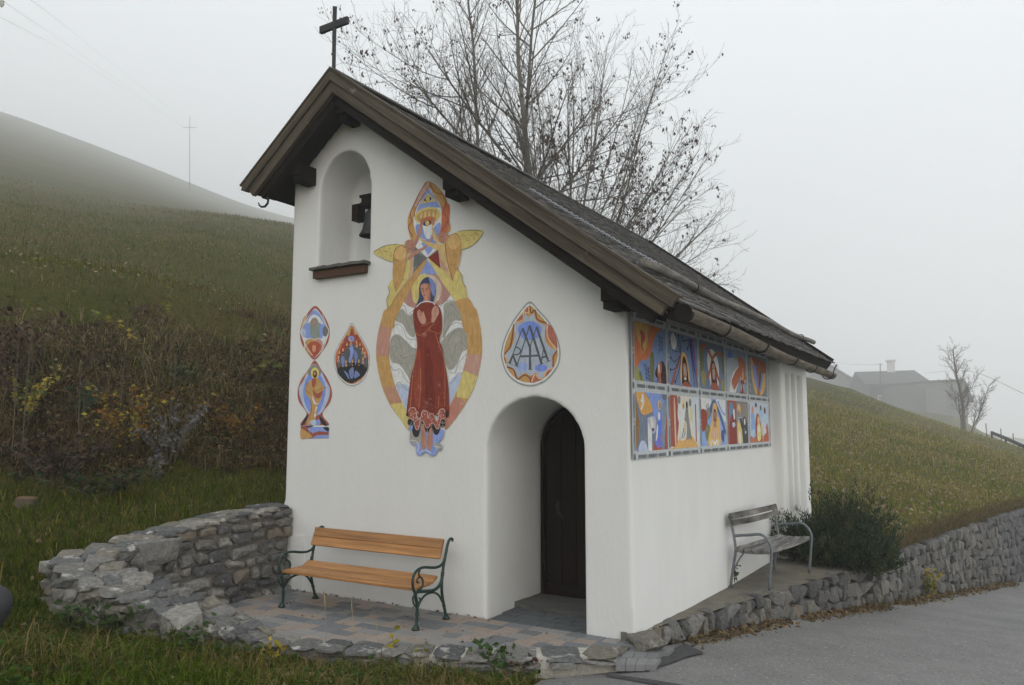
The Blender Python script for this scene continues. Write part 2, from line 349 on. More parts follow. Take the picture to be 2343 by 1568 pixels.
def turf_colour(x, y, z):  # lawn and bank ground darkened to paint shade between plants; soil is dark too
    g = lerp((.044, .048, .010), (.072, .070, .014), np.clip(fbm(x * .35, y * .35, 1) * 1.6 + .5, 0, 1))
    g = g * (1 - np.clip(fbm(x * .9, y * .9, 17) * 2.2, 0, .55)[:, None]) + np.array((.085, .062, .024)) * np.clip(fbm(x * .9, y * .9, 17) * 2.2, 0, .55)[:, None]
    fz = np.clip((np.hypot(x - CAM.x, y - CAM.y) - 35) / 60, 0, 1)[:, None]; big = np.clip(fbm(x * .06, y * .06, 71) * 2 + .5, 0, 1)[:, None]
    g = g * (1 - fz) + (np.array((.062, .066, .020)) * (1 - big) + np.array((.095, .084, .034)) * big) * fz
    g = g * np.where(x > -4, 1.45, 1.0)[:, None]
    b = is_bank(x, y, z)
    br = lerp((.022, .016, .009), (.070, .050, .028), np.clip(fbm(x * 1.7, y * 1.7, 8) * 2 + .5, 0, 1))
    return np.where(b[:, None], br, g)
hill_me = np_mesh('hillside', V, Fq, M['ground'], turf_colour(fc[:, 0], fc[:, 1], fc[:, 2]), True)
tag(obj('hillside', hill_me), kind='structure')

# ------------------------------------------------------------------ road
def offset_path(path, off):
    out = []
    for i, p in enumerate(path):
        a = Vector(path[max(i - 1, 0)]); b = Vector(path[min(i + 1, len(path) - 1)]); t = (b - a).normalized()
        out.append((p[0] + t.y * off, p[1] - t.x * off))
    return out
le = LAWN_EDGE[:5] + [(-.36, -1.08), (-.02, -.62)] + [(-.06, -.02)] + ROAD_EDGE[1:]
le = [(x + .02, y) for x, y in le]
rb = MB(); K = 14
right = [(x + 6.5, y - 1.5) for x, y in le]
for i, (l, r) in enumerate(zip(le, right)):
    for k in range(K + 1):
        t = k / K; x = l[0] + (r[0] - l[0]) * t; y = l[1] + (r[1] - l[1]) * t
        rb.v.append((x, y, G(x, y) + .02 * math.sin(math.pi * t) + .005))
for i in range(len(le) - 1):
    for k in range(K):
        a = i * (K + 1) + k; rb.f.append((a, a + 1, a + K + 2, a + K + 1)); rb.c.append((1, 1, 1))
tag(rb.build('road', M['asphalt'], smooth=True), kind='structure')
def road_pt(px, py, lift=0.0):
    p = level(px, py, -.05)
    for _ in range(25): p = level(px, py, float(G(p.x, p.y)) + .0065 + lift)
    return p
def sheet(name, pix, m, lift):
    b = MB(); P = [road_pt(x, y, lift) for x, y in pix]; b.add(P, [tuple(range(len(P)))]); return tag(b.build(name, m), kind='structure')
# dark asphalt strip along the slabs and the tar seam near the camera
sheet('asphalt_patch', [(1405, 1519), (1449, 1521), (1494, 1517), (1520, 1500), (1541, 1483), (1568, 1472), (1590, 1483), (1611, 1493), (1583, 1499), (1562, 1505), (1545, 1514), (1512, 1524), (1482, 1535), (1450, 1531), (1420, 1526)], M['asphalt_new'], .012)
sheet('tar_seam', [(1385, 1542), (1430, 1546), (1500, 1556), (1580, 1570), (1640, 1580), (1560, 1577), (1480, 1563), (1420, 1553), (1388, 1549)], M['asphalt_new'], .012)

# ================================================================== STONES
def stone_template(name, m, seed, p=3.0, n=13, jit=.16):
    rr = random.Random(seed); b = bmesh.new()
    for i in range(n):
        d = Vector((rr.gauss(0, 1), rr.gauss(0, 1), rr.gauss(0, 1))).normalized()
        k = (abs(d.x) ** p + abs(d.y) ** p + abs(d.z) ** p) ** (-1 / p)
        b.verts.new(d * k * .5 * (1 + rr.uniform(-jit, jit)))
    for x in (-1, 1):
        for y in (-1, 1):
            for z in (-1, 1): b.verts.new(Vector((x, y, z)) * (.36 + rr.uniform(-.09, .10)))
    r = bmesh.ops.convex_hull(b, input=b.verts)
    bmesh.ops.delete(b, geom=[v for v in b.verts if not v.link_faces], context='VERTS')
    me = bpy.data.meshes.new(name); b.to_mesh(me); b.free(); me.materials.append(m)
    return me
ST = {k: [stone_template('stone_' + k, M[k], 100 * j + i) for i in range(9)] for j, k in enumerate(('stone', 'stone_top', 'stone_tan', 'stone_road'))}
ST['slab'] = [stone_template('stone_slab', M['stone_top'], 900 + i, 7.0, 26, .05) for i in range(10)]
def stone(parent, c, d, yaw=0, tx=0, ty=0, kind='stone', name='stone'):
    o = bpy.data.objects.new(name, random.choice(ST[kind])); COL.objects.link(o)
    o.location = c; o.rotation_euler = (tx, ty, yaw); o.scale = d
    return adopt(o, parent)
def courses(h0, h1, lo, hi):
    hs = []; z = h0
    while z < h1 - lo * .5:
        h = min(random.uniform(lo, hi), h1 - z); hs.append((z, h)); z += h
    return hs

# ------------------------------------------------------------------ patio wall
PW = [  # inner xy, outer xy, top z
    ((-4.28, -.04), (-4.74, .12), .97), ((-4.28, -.7), (-4.74, -.7), .93), ((-4.28, -1.4), (-4.72, -1.45), .86), ((-4.24, -2.25), (-4.58, -2.66), .71),
    ((-3.95, -2.27), (-4.15, -2.80), .64), ((-3.70, -2.17), (-3.82, -2.70), .54), ((-3.52, -2.00), (-3.55, -2.58), .45), ((-3.25, -1.80), (-3.25, -2.40), .32), ((-2.95, -1.75), (-3.0, -2.28), .23),
    ((-2.60, -1.72), (-2.55, -2.03), .12), ((-2.21, -1.61), (-2.1, -1.88), .08), ((-1.83, -1.36), (-1.68, -1.68), .065), ((-1.0, -.95), (-.85, -1.27), .045), ((-.55, -.62), (-.38, -1.0), .04), ((-.06, -.30), (.09, -.60), .035)]
wall = thing('patio_wall', 'curved dry-looking fieldstone wall with lichen-white top bounding the paved patio', 'wall', (-4.5, -1, 0))
def wall_core(name, rows, m, drop=.035):
    b = MB()
    for (i, o, zt) in rows:
        iv, ov = Vector(i), Vector(o); u = (ov - iv).normalized(); iv = iv + u * .05; ov = ov - u * .05
        b.v += [(iv.x, iv.y, -.5), (iv.x, iv.y, zt - drop), (ov.x, ov.y, zt - drop), (ov.x, ov.y, -.6)]
    n = len(rows)
    for k in range(n - 1):
        a = k * 4
        for j in range(4): b.f.append((a + j, a + (j + 1) % 4, a + 4 + (j + 1) % 4, a + 4 + j)); b.c.append((1, 1, 1))
    b.f += [(0, 1, 2, 3), tuple((n - 1) * 4 + j for j in (3, 2, 1, 0))]; b.c += [(1, 1, 1)] * 2
    return b.build(name, m, wall)
wall_core('mortar', PW[:4], M['mortar'], .030); wall_core('mortar', PW[3:12], M['mortar'], .030); wall_core('mortar', PW[11:], M['mortar_pale'], .012)
def wall_run(rows, pick):
    """arc-length sampling of inner or outer line"""
    pts = [Vector((*r[pick], r[2])) for r in rows]; L = [0]
    for a, b in zip(pts, pts[1:]): L.append(L[-1] + (b.xy - a.xy).length)
    def f(s):
        for i in range(len(L) - 1):
            if s <= L[i + 1] or i == len(L) - 2:
                t = (s - L[i]) / max(1e-6, L[i + 1] - L[i]); p = pts[i].lerp(pts[i + 1], t); d = (pts[i + 1].xy - pts[i].xy).normalized(); return p, d
    return f, L[-1]
def face(rows, pick, nsign, wlo, whi, hlo, hhi, zbase, depth=.17, kinds=('stone',), proud=.02, gap=.012, s0=0, s1=None):
    f, L = wall_run(rows, pick); s1 = L if s1 is None else s1
    zmax = max(r[2] for r in rows)
    for (z, h) in courses(-.06, zmax, hlo, hhi):
        s = s0 + random.uniform(-.08, .02)
        while s < s1 - .03:
            w = random.uniform(wlo, whi)
            if random.random() < .2: w *= 1.5
            m = min(max(s + w / 2, .03), L - .02); p, d = f(m); zb = zbase(p.x, p.y); top = p.z - .035
            z0 = max(z, zb - .12); z1 = min(z + h, top)
            if z1 - z0 > .045:
                n = Vector((d.y, -d.x)) * nsign; hh = z1 - z0; jz = random.uniform(-.012, .012)
                c = (p.x + n.x * (proud - depth / 2), p.y + n.y * (proud - depth / 2), (z0 + z1) / 2 + jz)
                stone(wall, c, (w - gap, depth * random.uniform(.9, 1.15), hh * random.uniform(.88, 1.06) - gap * .4), math.atan2(d.y, d.x) + random.uniform(-.05, .05), random.uniform(-.05, .05), random.uniform(-.09, .09), random.choice(kinds))
            s += w
flo = lambda x, y: 0.0
face(PW[:4], 0, -1, .13, .30, .10, .19, flo, kinds=('stone',) * 14 + ('stone_tan', 'stone_top'), proud=.03)
face(PW[3:9], 0, -1, .15, .3, .11, .17, flo, kinds=('stone',))
gr = lambda x, y: float(G(x, y)) - .12
face(PW[3:10], 1, 1, .13, .28, .10, .18, gr, depth=.18, kinds=('stone',) * 12 + ('stone_tan',), proud=.015)
face(PW[2:4], 1, 1, .14, .28, .11, .18, gr, depth=.18, proud=.015)
face(PW[10:], 1, 1, .20, .40, .15, .26, lambda x, y: -.14, depth=.2, kinds=('stone_road', 'stone'), proud=.035, gap=.05)
# flat slabs on top
def slabs(rows, across, wlo, whi, kinds, th=(.06, .08), slope_sign=-1):
    fi, Li = wall_run(rows, 0); fo, Lo = wall_run(rows, 1); L = max(Li, Lo); s = 0
    while s < L - .05:
        w = random.uniform(wlo, whi); m = min(s + w / 2, L - .01) / L
        pi, di = fi(m * Li); po, do = fo(m * Lo); n = random.choice(across); sl = 0; qa, qb = fi(max(0, m * Li - .05))[0], fi(min(Li, m * Li + .05))[0]; sl2 = -math.atan2(qb.z - qa.z, max(1e-3, (qb.xy - qa.xy).length)) * slope_sign
        cuts = sorted([0, 1] + [min(.8, max(.2, (k + 1) / n + random.uniform(-.12, .12))) for k in range(n - 1)])
        for a, b in zip(cuts, cuts[1:]):
            c = pi.lerp(po, (a + b) / 2); tk = random.uniform(*th); wd = (po.xy - pi.xy)
            stone(wall, (c.x, c.y, c.z - tk / 2 + random.uniform(-.006, .006)), (w * random.uniform(.93, 1.03), wd.length * (b - a) * 1.0, tk), math.atan2(wd.y, wd.x) - math.pi / 2 + random.uniform(-.10, .10), random.uniform(-.018, .018) + sl, random.uniform(-.018, .018) + sl2, random.choice(kinds))
        s += w
slabs(PW[:4], (1, 2, 2, 3), .15, .30, ('slab',), th=(.045, .06))
slabs(PW[3:10], (2, 2, 3), .13, .25, ('slab',), th=(.045, .06))
slabs(PW[9:], (1, 1, 2), .22, .42, ('slab',), th=(.035, .05))
stone(wall, (-3.17, -2.27, .22), (.46, .34, .28), -.5, .03, .03, 'stone'); stone(wall, (-4.25, -1.75, .66), (.09, .55, .28), 0, 0, 0, 'stone')

# ------------------------------------------------------------------ retaining wall along the road
LEDGE_Z = lambda y: float(np.interp(y, [0, .4, 1.25, 3, 5.1, 7, 14], [.072, .06, .024, -.024, -.04, -.01, .03]))
rwall = thing('retaining_wall', 'blue-grey dry-stone retaining wall beside the asphalt road, growing taller to the right', 'wall', (1, 4, -.6))
edge = ROAD_EDGE
b = MB()
for i, (x, y) in enumerate(edge):
    t = (Vector(edge[min(i + 1, len(edge) - 1)]) - Vector(edge[max(i - 1, 0)])).normalized(); n = Vector((t.y, -t.x)); zt = LEDGE_Z(y) - .05
    f0 = Vector((x, y)) - n * .07; f1 = Vector((x, y)) - n * (.12 + .06 * (zt - G(x, y))); f2 = f1 - n * .3
    b.v += [(f0.x, f0.y, G(x, y) - .25), (f1.x, f1.y, zt), (f2.x, f2.y, zt), (f2.x, f2.y, G(x, y) - .3)]
for k in range(len(edge) - 1):
    for j in range(4): b.f.append((k * 4 + j, k * 4 + (j + 1) % 4, k * 4 + 4 + (j + 1) % 4, k * 4 + 4 + j)); b.c.append((1, 1, 1))
b.f.append((0, 1, 2, 3)); b.c.append((1, 1, 1))
b.build('wall_core', M['earth'], rwall)
pts = [Vector(p) for p in edge]; LL = [0]
for p, q in zip(pts, pts[1:]): LL.append(LL[-1] + (q - p).length)
def edge_at(s):
    for i in range(len(LL) - 1):
        if s <= LL[i + 1] or i == len(LL) - 2:
            t = (s - LL[i]) / (LL[i + 1] - LL[i]); return pts[i].lerp(pts[i + 1], t), (pts[i + 1] - pts[i]).normalized()
rnd = random.Random(5); allst = []
for row in range(11):
    s = rnd.uniform(-.02, .12)
    while s < 18.5:
        far = s > 6.5
        w = rnd.uniform(.11, .27) if not far else rnd.uniform(.11, .20)
        if rnd.random() < .12: w *= 1.35
        p, t = edge_at(min(s + w / 2, LL[-1])); n = Vector((t.y, -t.x)); zt = LEDGE_Z(p.y); zb = G(p.x, p.y); H = zt - zb
        nrow = max(1, round(H / (.175 if not far else .18)))
        if row < nrow:
            h = H / nrow; zc = zt - (row + .5) * h; up = (zc - zb)
            c = Vector((p.x, p.y)) - n * (.085 + .06 * up + rnd.uniform(-.02, .02))
            hh = h * rnd.uniform(.85, 1.35) if row else h * rnd.uniform(.8, 1.1)
            kd = 'stone_road' if rnd.random() > .03 else 'stone_tan'
            allst.append((s, (c.x, c.y, zc + rnd.uniform(-.03, .02) - (.03 * rnd.random() if row == 0 else 0)), (w * 1.09, .2 * rnd.uniform(.9, 1.2), hh * 1.04), math.atan2(t.y, t.x) + rnd.uniform(-.12, .12), rnd.uniform(-.12, .12), rnd.uniform(-.2, .2) - (.25 if far else 0), kd))
        s += w
allst.sort(key=lambda q: q[0])
for q in allst[:298]: stone(rwall, *q[1:])
V_, F_, o_ = [], [], 0
for q in allst[298:]:
    me = rnd.choice(ST['stone_road']); X = Matrix.LocRotScale(Vector(q[1]), Matrix.Rotation(q[3], 3, 'Z') @ Matrix.Rotation(q[5], 3, 'Y') @ Matrix.Rotation(q[4], 3, 'X'), Vector(q[2]))
    V_ += [tuple(X @ v.co) for v in me.vertices]; F_ += [tuple(i + o_ for i in f.vertices) for f in me.polygons]; o_ += len(me.vertices)
me = bpy.data.meshes.new('far_stones'); me.from_pydata(V_, [], F_)
me.materials.append(mat('blue_grey_limestone_far', (.105, .107, .11), .9, col2=(.16, .16, .158), scale=3.5, var=.45, bump=.016, bscale=13, spec=.2)); fs = obj('stones', me, rwall); fs['kind'] = 'stuff'
stone(rwall, (.085, .02, .0), (.36, .26, .16), .95, 0, 0, 'stone_road')

# ------------------------------------------------------------------ concrete ledge beside the chapel
b = MB(); ys = [-.03, .05, .4, .8, 1.25, 2, 3, 4, 5, 6, 7]
for y in ys:
    p, t = None, None
    xe = float(np.interp(y, [q[1] for q in edge[:7]], [q[0] for q in edge[:7]])) - .07
    for k in range(5):
        tt = k / 4; x = -.12 + (max(xe, .02) + .12) * tt
        b.v.append((x, y, LEDGE_Z(y) - .004 - .02 * tt + .006 * math.sin(y * 7 + k * 2)))
for i in range(len(ys) - 1):
    for k in range(4): a = i * 5 + k; b.f.append((a, a + 1, a + 6, a + 5)); b.c.append((1, 1, 1))
b.f.append((4, 3, 2, 1, 0)); b.c.append((1, 1, 1))
n0 = len(b.v); b.v += [(-.12, -.035, -.3), (.06, -.035, -.3)]; b.f.append((0, n0, n0 + 1, 4)); b.c.append((1, 1, 1))
tag(b.build('concrete_ledge', M['ledge'], smooth=False), kind='structure')

# ------------------------------------------------------------------ paving
b = MB(); pin = [(-4.4, .02)] + [(x - .05 if x < -4.2 else x + .1, y - .1) for x, y in PATIO_IN[1:]] + [(.0, .02)]
b.add([(x, y, -.012) for x, y in pin], [tuple(range(len(pin)))])
b.add([(-1.62, .0, -.013), (-.44, .0, -.013), (-.44, 1.2, -.013), (-1.62, 1.2, -.013)], [(0, 1, 2, 3)])
paving = tag(b.build('paving', M['joint']), kind='structure')
def paver_mesh(name, l, w, m, h=.06, bv=.006):
    q = MB(); x, y = l / 2, w / 2
    q.add([(-x, -y, -h), (x, -y, -h), (x, y, -h), (-x, y, -h), (-x, -y, -bv), (x, -y, -bv), (x, y, -bv), (-x, y, -bv), (-x + bv, -y + bv, 0), (x - bv, -y + bv, 0), (x - bv, y - bv, 0), (-x + bv, y - bv, 0)],
          [(0, 1, 5, 4), (1, 2, 6, 5), (2, 3, 7, 6), (3, 0, 4, 7), (4, 5, 9, 8), (5, 6, 10, 9), (6, 7, 11, 10), (7, 4, 8, 11), (8, 9, 10, 11)])
    return q.mesh(name, m)
RW = .148
PM = {l: paver_mesh('paver', l - .006, RW - .006, M['paver']) for l in (.15, .205, .26)}
PMD = {l: paver_mesh('paver', l - .006, RW - .006, M['paver_dark']) for l in (.15, .205, .26)}
pin2 = [(-4.4, .02)] + [(x - .02 if x < -4.2 else x + .05, y - .07) for x, y in PATIO_IN[1:]] + [(.0, .02)]
rnd = random.Random(3)
def paver(mesh, x, y, z=0.0, rz=0, tilt=(0, 0), name='paver', parent=None):
    o = bpy.data.objects.new(name, mesh); COL.objects.link(o); o.location = (x, y, z); o.rotation_euler = (tilt[0], tilt[1], rz); return adopt(o, parent or paving)
for r in range(15):
    y = -RW / 2 - .004 - r * RW; x = -4.36 + rnd.uniform(0, .15)
    while x < .05:
        l = rnd.choice((.15, .205, .205, .26)); cx = x + l / 2
        if inside(cx, y, pin2) and inside(cx, min(y + .05, 0), pin2): paver(PM[l], cx, y, rnd.uniform(-.0015, .0015), rnd.uniform(-.006, .006))
        x += l
for r in range(5):
    y = RW / 2 + r * RW + .002; x = -1.60 + rnd.uniform(0, .1)
    while x < -.45:
        l = rnd.choice((.15, .205, .26)); paver(PMD[l], x + l / 2, y, rnd.uniform(-.001, .001)); x += l
# larger grey slabs sloping down to the road
cA, cB, cC, cD = level(1404, 1471, .0), level(1543, 1482, -.085), level(1497, 1521, -.05), level(1408, 1522, -.03)
for i in range(4):
    for j in range(3):
        def bl(u, v): return cA.lerp(cB, u).lerp(cD.lerp(cC, u), v)
        o = .12 if j % 2 else 0; u0, u1 = max(0, i / 4 - o + .006), min(1, (i + 1) / 4 - o - .006)
        v0, v1 = j / 3 + .01, (j + 1) / 3 - .01
        if u1 - u0 < .05: continue
        q = MB(); q.prism([bl(u0, v0), bl(u1, v0), bl(u1, v1), bl(u0, v1)], (0, 0, -.05)); q.build('slab', M['slab'], paving)
# ================================================================== CHAPEL
chapel = thing('chapel', 'small white plastered chapel with painted murals, wooden roof and iron cross', 'chapel', (-2.2, 3.5, 0))
RX, RZ, SR, SL, YF = -3.41, 5.907, .7367, .79, -.40           # ridge x and height, right and left slope, front verge
XE, XL = .60, -4.83                                            # right and left eave
roofz = lambda x: RZ - SR * (x - RX) if x > RX else RZ - SL * (RX - x)
NR = Vector((SR, 0, 1)).normalized(); NL = Vector((-SL, 0, 1)).normalized()
YRE = 7.25; YRR = on_plane(1566, 606, Vector((RX, 0, RZ)), NR).y   # rear ends at eave and ridge
YRR = min(max(YRR, 7.3), 12.5)
def cut_mesh(name, solid, cutters):
    o = obj(name, solid); cs = []
    for c in cutters:
        q = obj('cutter', c); cs.append(q); md = o.modifiers.new('b', 'BOOLEAN'); md.operation = 'DIFFERENCE'; md.object = q; md.solver = 'EXACT'
    md = o.modifiers.new('r', 'REMESH'); md.mode = 'VOXEL'; md.voxel_size = .024; md.adaptivity = 0
    md = o.modifiers.new('s', 'SMOOTH'); md.factor = .5; md.iterations = 9
    dg = bpy.context.evaluated_depsgraph_get(); me = bpy.data.meshes.new_from_object(o.evaluated_get(dg))
    for q in cs + [o]: bpy.data.objects.remove(q)
    return me
def fixed(b, name):
    me = b.mesh(name); q = bmesh.new(); q.from_mesh(me); bmesh.ops.recalc_face_normals(q, faces=q.faces); q.to_mesh(me); q.free(); return me
def arch_pts(x0, x1, zb, zs, zt, n=20):
    cx, rx, rz = (x0 + x1) / 2, (x1 - x0) / 2, zt - zs
    return [(x0, zb), (x1, zb)] + [(cx + rx * math.cos(a), zs + rz * math.sin(a)) for a in [math.pi * k / n for k in range(n + 1)]]
body = MB()
prof = [(-4.46, -.7), (.012, -.7), (.012, -.2), (-.005, .5), (-.03, roofz(0) - .20), (RX, RZ - .22), (-4.42, roofz(-4.42) - .22), (-4.42, 3.5), (-4.44, 1.0)]
body.prism([(x, 0, z) for x, z in prof], (0, 7.05, 0))
bay = MB(); bay.box((.04, 6.34, 1.05), (.27, 1.92, 3.7))
am = MB(); am.prism([(x, -1, z) for x, z in arch_pts(-1.565, -.485, -.9, 1.66, 2.165)], (0, 2.25, 0))
nm = MB(); nm.prism([(x, -1, z) for x, z in arch_pts(-3.975, -3.19, 3.74, 4.68, 5.125)], (0, 1.58, 0))
u = obj('u', fixed(body, 'u')); v = obj('v', fixed(bay, 'v'))
md = u.modifiers.new('b', 'BOOLEAN'); md.operation = 'UNION'; md.object = v; md.solver = 'EXACT'
dg = bpy.context.evaluated_depsgraph_get(); um = bpy.data.meshes.new_from_object(u.evaluated_get(dg)); bpy.data.objects.remove(u); bpy.data.objects.remove(v)
slits = []
for xa, xb in ((1797.5, 1808), (1811, 1820.5), (1824, 1837)):
    ya, yb = side(xa, 900, .174).y, side(xb, 900, .174).y
    q = MB(); q.box((.174, (ya + yb) / 2, 1.53), (.36, yb - ya, 2.34)); slits.append(fixed(q, 's'))
wm = cut_mesh('wall', um, [fixed(am, 'a'), fixed(nm, 'n')] + slits)
co = np.empty(len(wm.vertices) * 3, np.float32); wm.vertices.foreach_get('co', co); co = co.reshape(-1, 3)
no = np.empty(len(wm.vertices) * 3, np.float32); wm.vertex_normals.foreach_get('vector', no); no = no.reshape(-1, 3)
a1 = co[:, 0] * 1.3 + co[:, 2] * .2; a2 = co[:, 2] * 1.3 + co[:, 1] * 1.3
dsp = (fbm(a1, a2, 40) - .3) * .0032 + (fbm(a1 * 4, a2 * 4, 41) - .3) * .0014      # hand-trowelled, never proud of the plane
wm.vertices.foreach_set('co', (co + no * np.minimum(dsp, 0)[:, None]).astype(np.float32).ravel())
wm.materials.clear(); wm.materials.append(M['plaster']); wm.polygons.foreach_set('use_smooth', [True] * len(wm.polygons)); wm.update()
wallo = obj('wall', wm, chapel)

MB().box((-4.255, .0, .29), (.36, .010, .66)).build('plaster_patch', M['plaster'], chapel)
# threshold and door
th = bmesh.new(); bmesh.ops.create_cube(th, size=1); bmesh.ops.subdivide_edges(th, edges=th.edges, cuts=7, use_grid_fill=True)
for w in th.verts:
    p = Vector((-1.03 + w.co.x * 1.09, .80 + w.co.y * .64, -.03 + w.co.z * .17))
    k = fbm(np.array([p.x * 5 + p.z * 9]), np.array([p.y * 5 + p.z * 7]), 4)[0]
    w.co = p + Vector((0, k * .07 - .10 * (w.co.y < -.4) * (p.x + 1.03), k * .035))
me = bpy.data.meshes.new('threshold_stone'); th.to_mesh(me); th.free(); me.materials.append(M['slate']); obj('threshold_stone', me, chapel)
door = MB().prism([(x, 1.13, z) for x, z in arch_pts(-1.55, -.50, .0, 1.66, 2.15)], (0, .04, 0)).build('door', M['wood_door'], chapel)
zt_at = lambda x: 1.63 + .47 * math.sqrt(max(0, 1 - ((x + 1.025) / .47) ** 2))
for k in range(5):
    x0 = -1.47 + k * .18; x1 = x0 + .172; xs = [x0 + (x1 - x0) * j / 6 for j in range(7)]
    MB().prism([(x0, 1.10, .06), (x1, 1.10, .06)] + [(x, 1.10, zt_at(min(max(x, -1.49), -.56))) for x in reversed(xs)], (0, .03, 0)).build('plank', M['wood_door'], door)
fr = MB(); pa = arch_pts(-1.535, -.515, .04, 1.65, 2.13)
ring = [pa[1]] + pa[2:] + [pa[0]]
ring2 = [(x * .93 - 1.025 * .07, z if z < .1 else (z - 1.6) * .93 + 1.6 if z > 1.6 else z) for x, z in ring]
for (p, q), (p2, q2) in zip(zip(ring, ring[1:]), zip(ring2, ring2[1:])):
    fr.prism([(p[0], 1.06, p[1]), (q[0], 1.06, q[1]), (q2[0], 1.06, q2[1]), (p2[0], 1.06, p2[1])], (0, .07, 0))
fr.build('door_frame', M['wood_door'], door)
MB().box((-1.03, 1.085, .11), (.94, .03, .12)).build('kick_board', M['wood_door'], door)
hd = MB(); hd.tube([(-1.34, 1.09, 1.02), (-1.34, 1.04, 1.02), (-1.30, 1.03, .97), (-1.24, 1.03, .88)], .009, 6); hd.tube([(-1.19, 1.09, 1.02), (-1.19, 1.05, 1.0), (-1.23, 1.04, .9)], .008, 6); hd.box((-1.34, 1.096, .98), (.035, .01, .16)); hd.build('handle', M['iron'], door)

# ------------------------------------------------------------------ roof
roof = MB()
T = .10
def slope_slab(b, x0, x1, yf, n, nrm, off, thick, yr0, yr1):
    a = [Vector((x0, yf, roofz(x0))), Vector((x1, yf, roofz(x1))), Vector((x1, yr1, roofz(x1))), Vector((x0, yr0, roofz(x0)))]
    a = [p - nrm * off for p in a]; b.prism(a, -nrm * thick)
slope_slab(roof, RX + .01, XE - .02, YF + .03, 0, NR, .03, T, YRR - .05, YRE - .05)
slope_slab(roof, XL + .02, RX - .01, YF + .03, 0, NL, .03, T, YRE - .05, YRR - .05)
roofo = roof.build('roof', M['wood_dark'], chapel)
rr_ = np.random.default_rng(2)
def yrear(x): return YRR + (YRE - YRR) * (x - RX) / (XE - RX) if x > RX else YRR
sh = MB()
def shingle_side(x_eave, slope_dir, nrm, ylim):
    L = abs(x_eave - RX) / math.cos(math.atan(SR if slope_dir > 0 else SL)); u = Vector((1 if slope_dir > 0 else -1, 0, -(SR if slope_dir > 0 else SL))).normalized()
    n = int(L / .155); top = Vector((RX, 0, RZ))
    for r in range(n + 1):
        s1 = L - r * .155 + .02; s0 = s1 - .30
        y = YF - .005 + rr_.uniform(-.05, 0); ye = yrear(RX + u.x * (s1 - .1))
        while y < ye:
            w = rr_.uniform(.07, .16); w = min(w, ye - y + .01); js = rr_.uniform(-.022, .012); g = .003
            k = rr_.uniform(.6, 1.25); tint = rr_.uniform(0, 1)
            c = tuple(np.array((.115, .112, .108)) * k * (1 - tint) + np.array((.16, .155, .148)) * k * tint)
            o0 = .006 + rr_.uniform(0, .004); o1 = .026 + rr_.uniform(-.004, .010)
            A = top + u * max(s0, 0) + nrm * (o0 - .03); B = top + u * (s1 + js) + nrm * (o1 - .03 + .004)
            P = [A + Vector((0, y + g, 0)), A + Vector((0, y + w - g, 0)), B + Vector((0, y + w - g, 0)), B + Vector((0, y + g, 0))]
            Q = [P[2] - nrm * .016, P[3] - nrm * .016]
            if s0 > 0 or r < n + 1: sh.add(P + Q, [(0, 1, 2, 3), (3, 2, 4, 5), (1, 4, 2), (0, 3, 5)], c)
            y += w
shingle_side(XE + .02, 1, NR, 0); shingle_side(XL - .02, -1, NL, 0)
so = sh.build('shingles', M['shingle'], roofo, colour=True, fix=False); so['kind'] = 'stuff'
# ridge cap boards
rc = MB()
for s, nrm, sl in ((1, NR, SR), (-1, NL, SL)):
    u = Vector((s, 0, -sl)).normalized(); t = Vector((RX, 0, RZ)) + Vector((0, 0, .035))
    for j in range(2):
        y0, y1 = (YF - .02, 4.2) if j == 0 else (4.22, YRR)
        p = [t + Vector((0, y0, 0)), t + Vector((0, y1, 0)), t + u * .19 + Vector((0, y1, 0)), t + u * .19 + Vector((0, y0, 0))]
        if s == -1 or j == 0: rc.prism(p, nrm * .018)
rc.build('ridge_cap', M['slate'], roofo)
# verge (barge) boards, two layers each side, plus rear verge
def barge(name, x0, x1, off0, off1, y0, y1, nrm, m=None, tipx=0):
    m = m or M['wood_old' if nrm.x > 0 else 'wood_old_left']; b = MB(); z0, z1 = roofz(x0), roofz(x1)
    a = Vector((x0, y0, z0)); c = Vector((x1, y0, z1)); u = (c - a).normalized()
    pts_ = [a - nrm * off0, c - nrm * off0, c - nrm * off1 - u * tipx, a - nrm * off1]
    if abs(x0 - RX) < .02:       # plumb cut at the ridge
        for i in (0, 3):
            p = pts_[i]; k = (RX - p.x) / u.x; pts_[i] = p + u * k
    b.prism(pts_, (0, y1 - y0, 0)); return b.build(name, m, roofo)
barge('bargeboard', RX, XE + .01, -.012, .085, YF - .055, YF - .003, NR); barge('bargeboard', RX, XL - .01, -.012, .085, YF - .055, YF - .003, NL)
barge('bargeboard', RX, XE - .03, .07, .195, YF - .028, YF + .03, NR); barge('bargeboard', RX, XL + .03, .07, .205, YF - .028, YF + .03, NL)
barge('verge_strip', RX, XE + .015, -.035, -.012, YF - .065, YF + .05, NR); barge('verge_strip', RX, XL - .015, -.035, -.012, YF - .065, YF + .05, NL)
barge('rafter', RX + .02, XE - .08, .13, .30, YF + .03, YF + .12, NR, M['wood_dark']); barge('rafter', RX - .02, XL + .08, .13, .30, YF + .03, YF + .12, NL, M['wood_dark'])
# soffit boards under the eaves and the front overhang
for x0, x1, nrm in ((RX + .02, XE - .06, NR), (XL + .06, RX - .02, NL)):
    b = MB(); slope_slab(b, x0, x1, YF + .06, 0, nrm, .13, .025, YRE - .1, YRE - .1); b.build('soffit', M['wood_dark'], roofo)
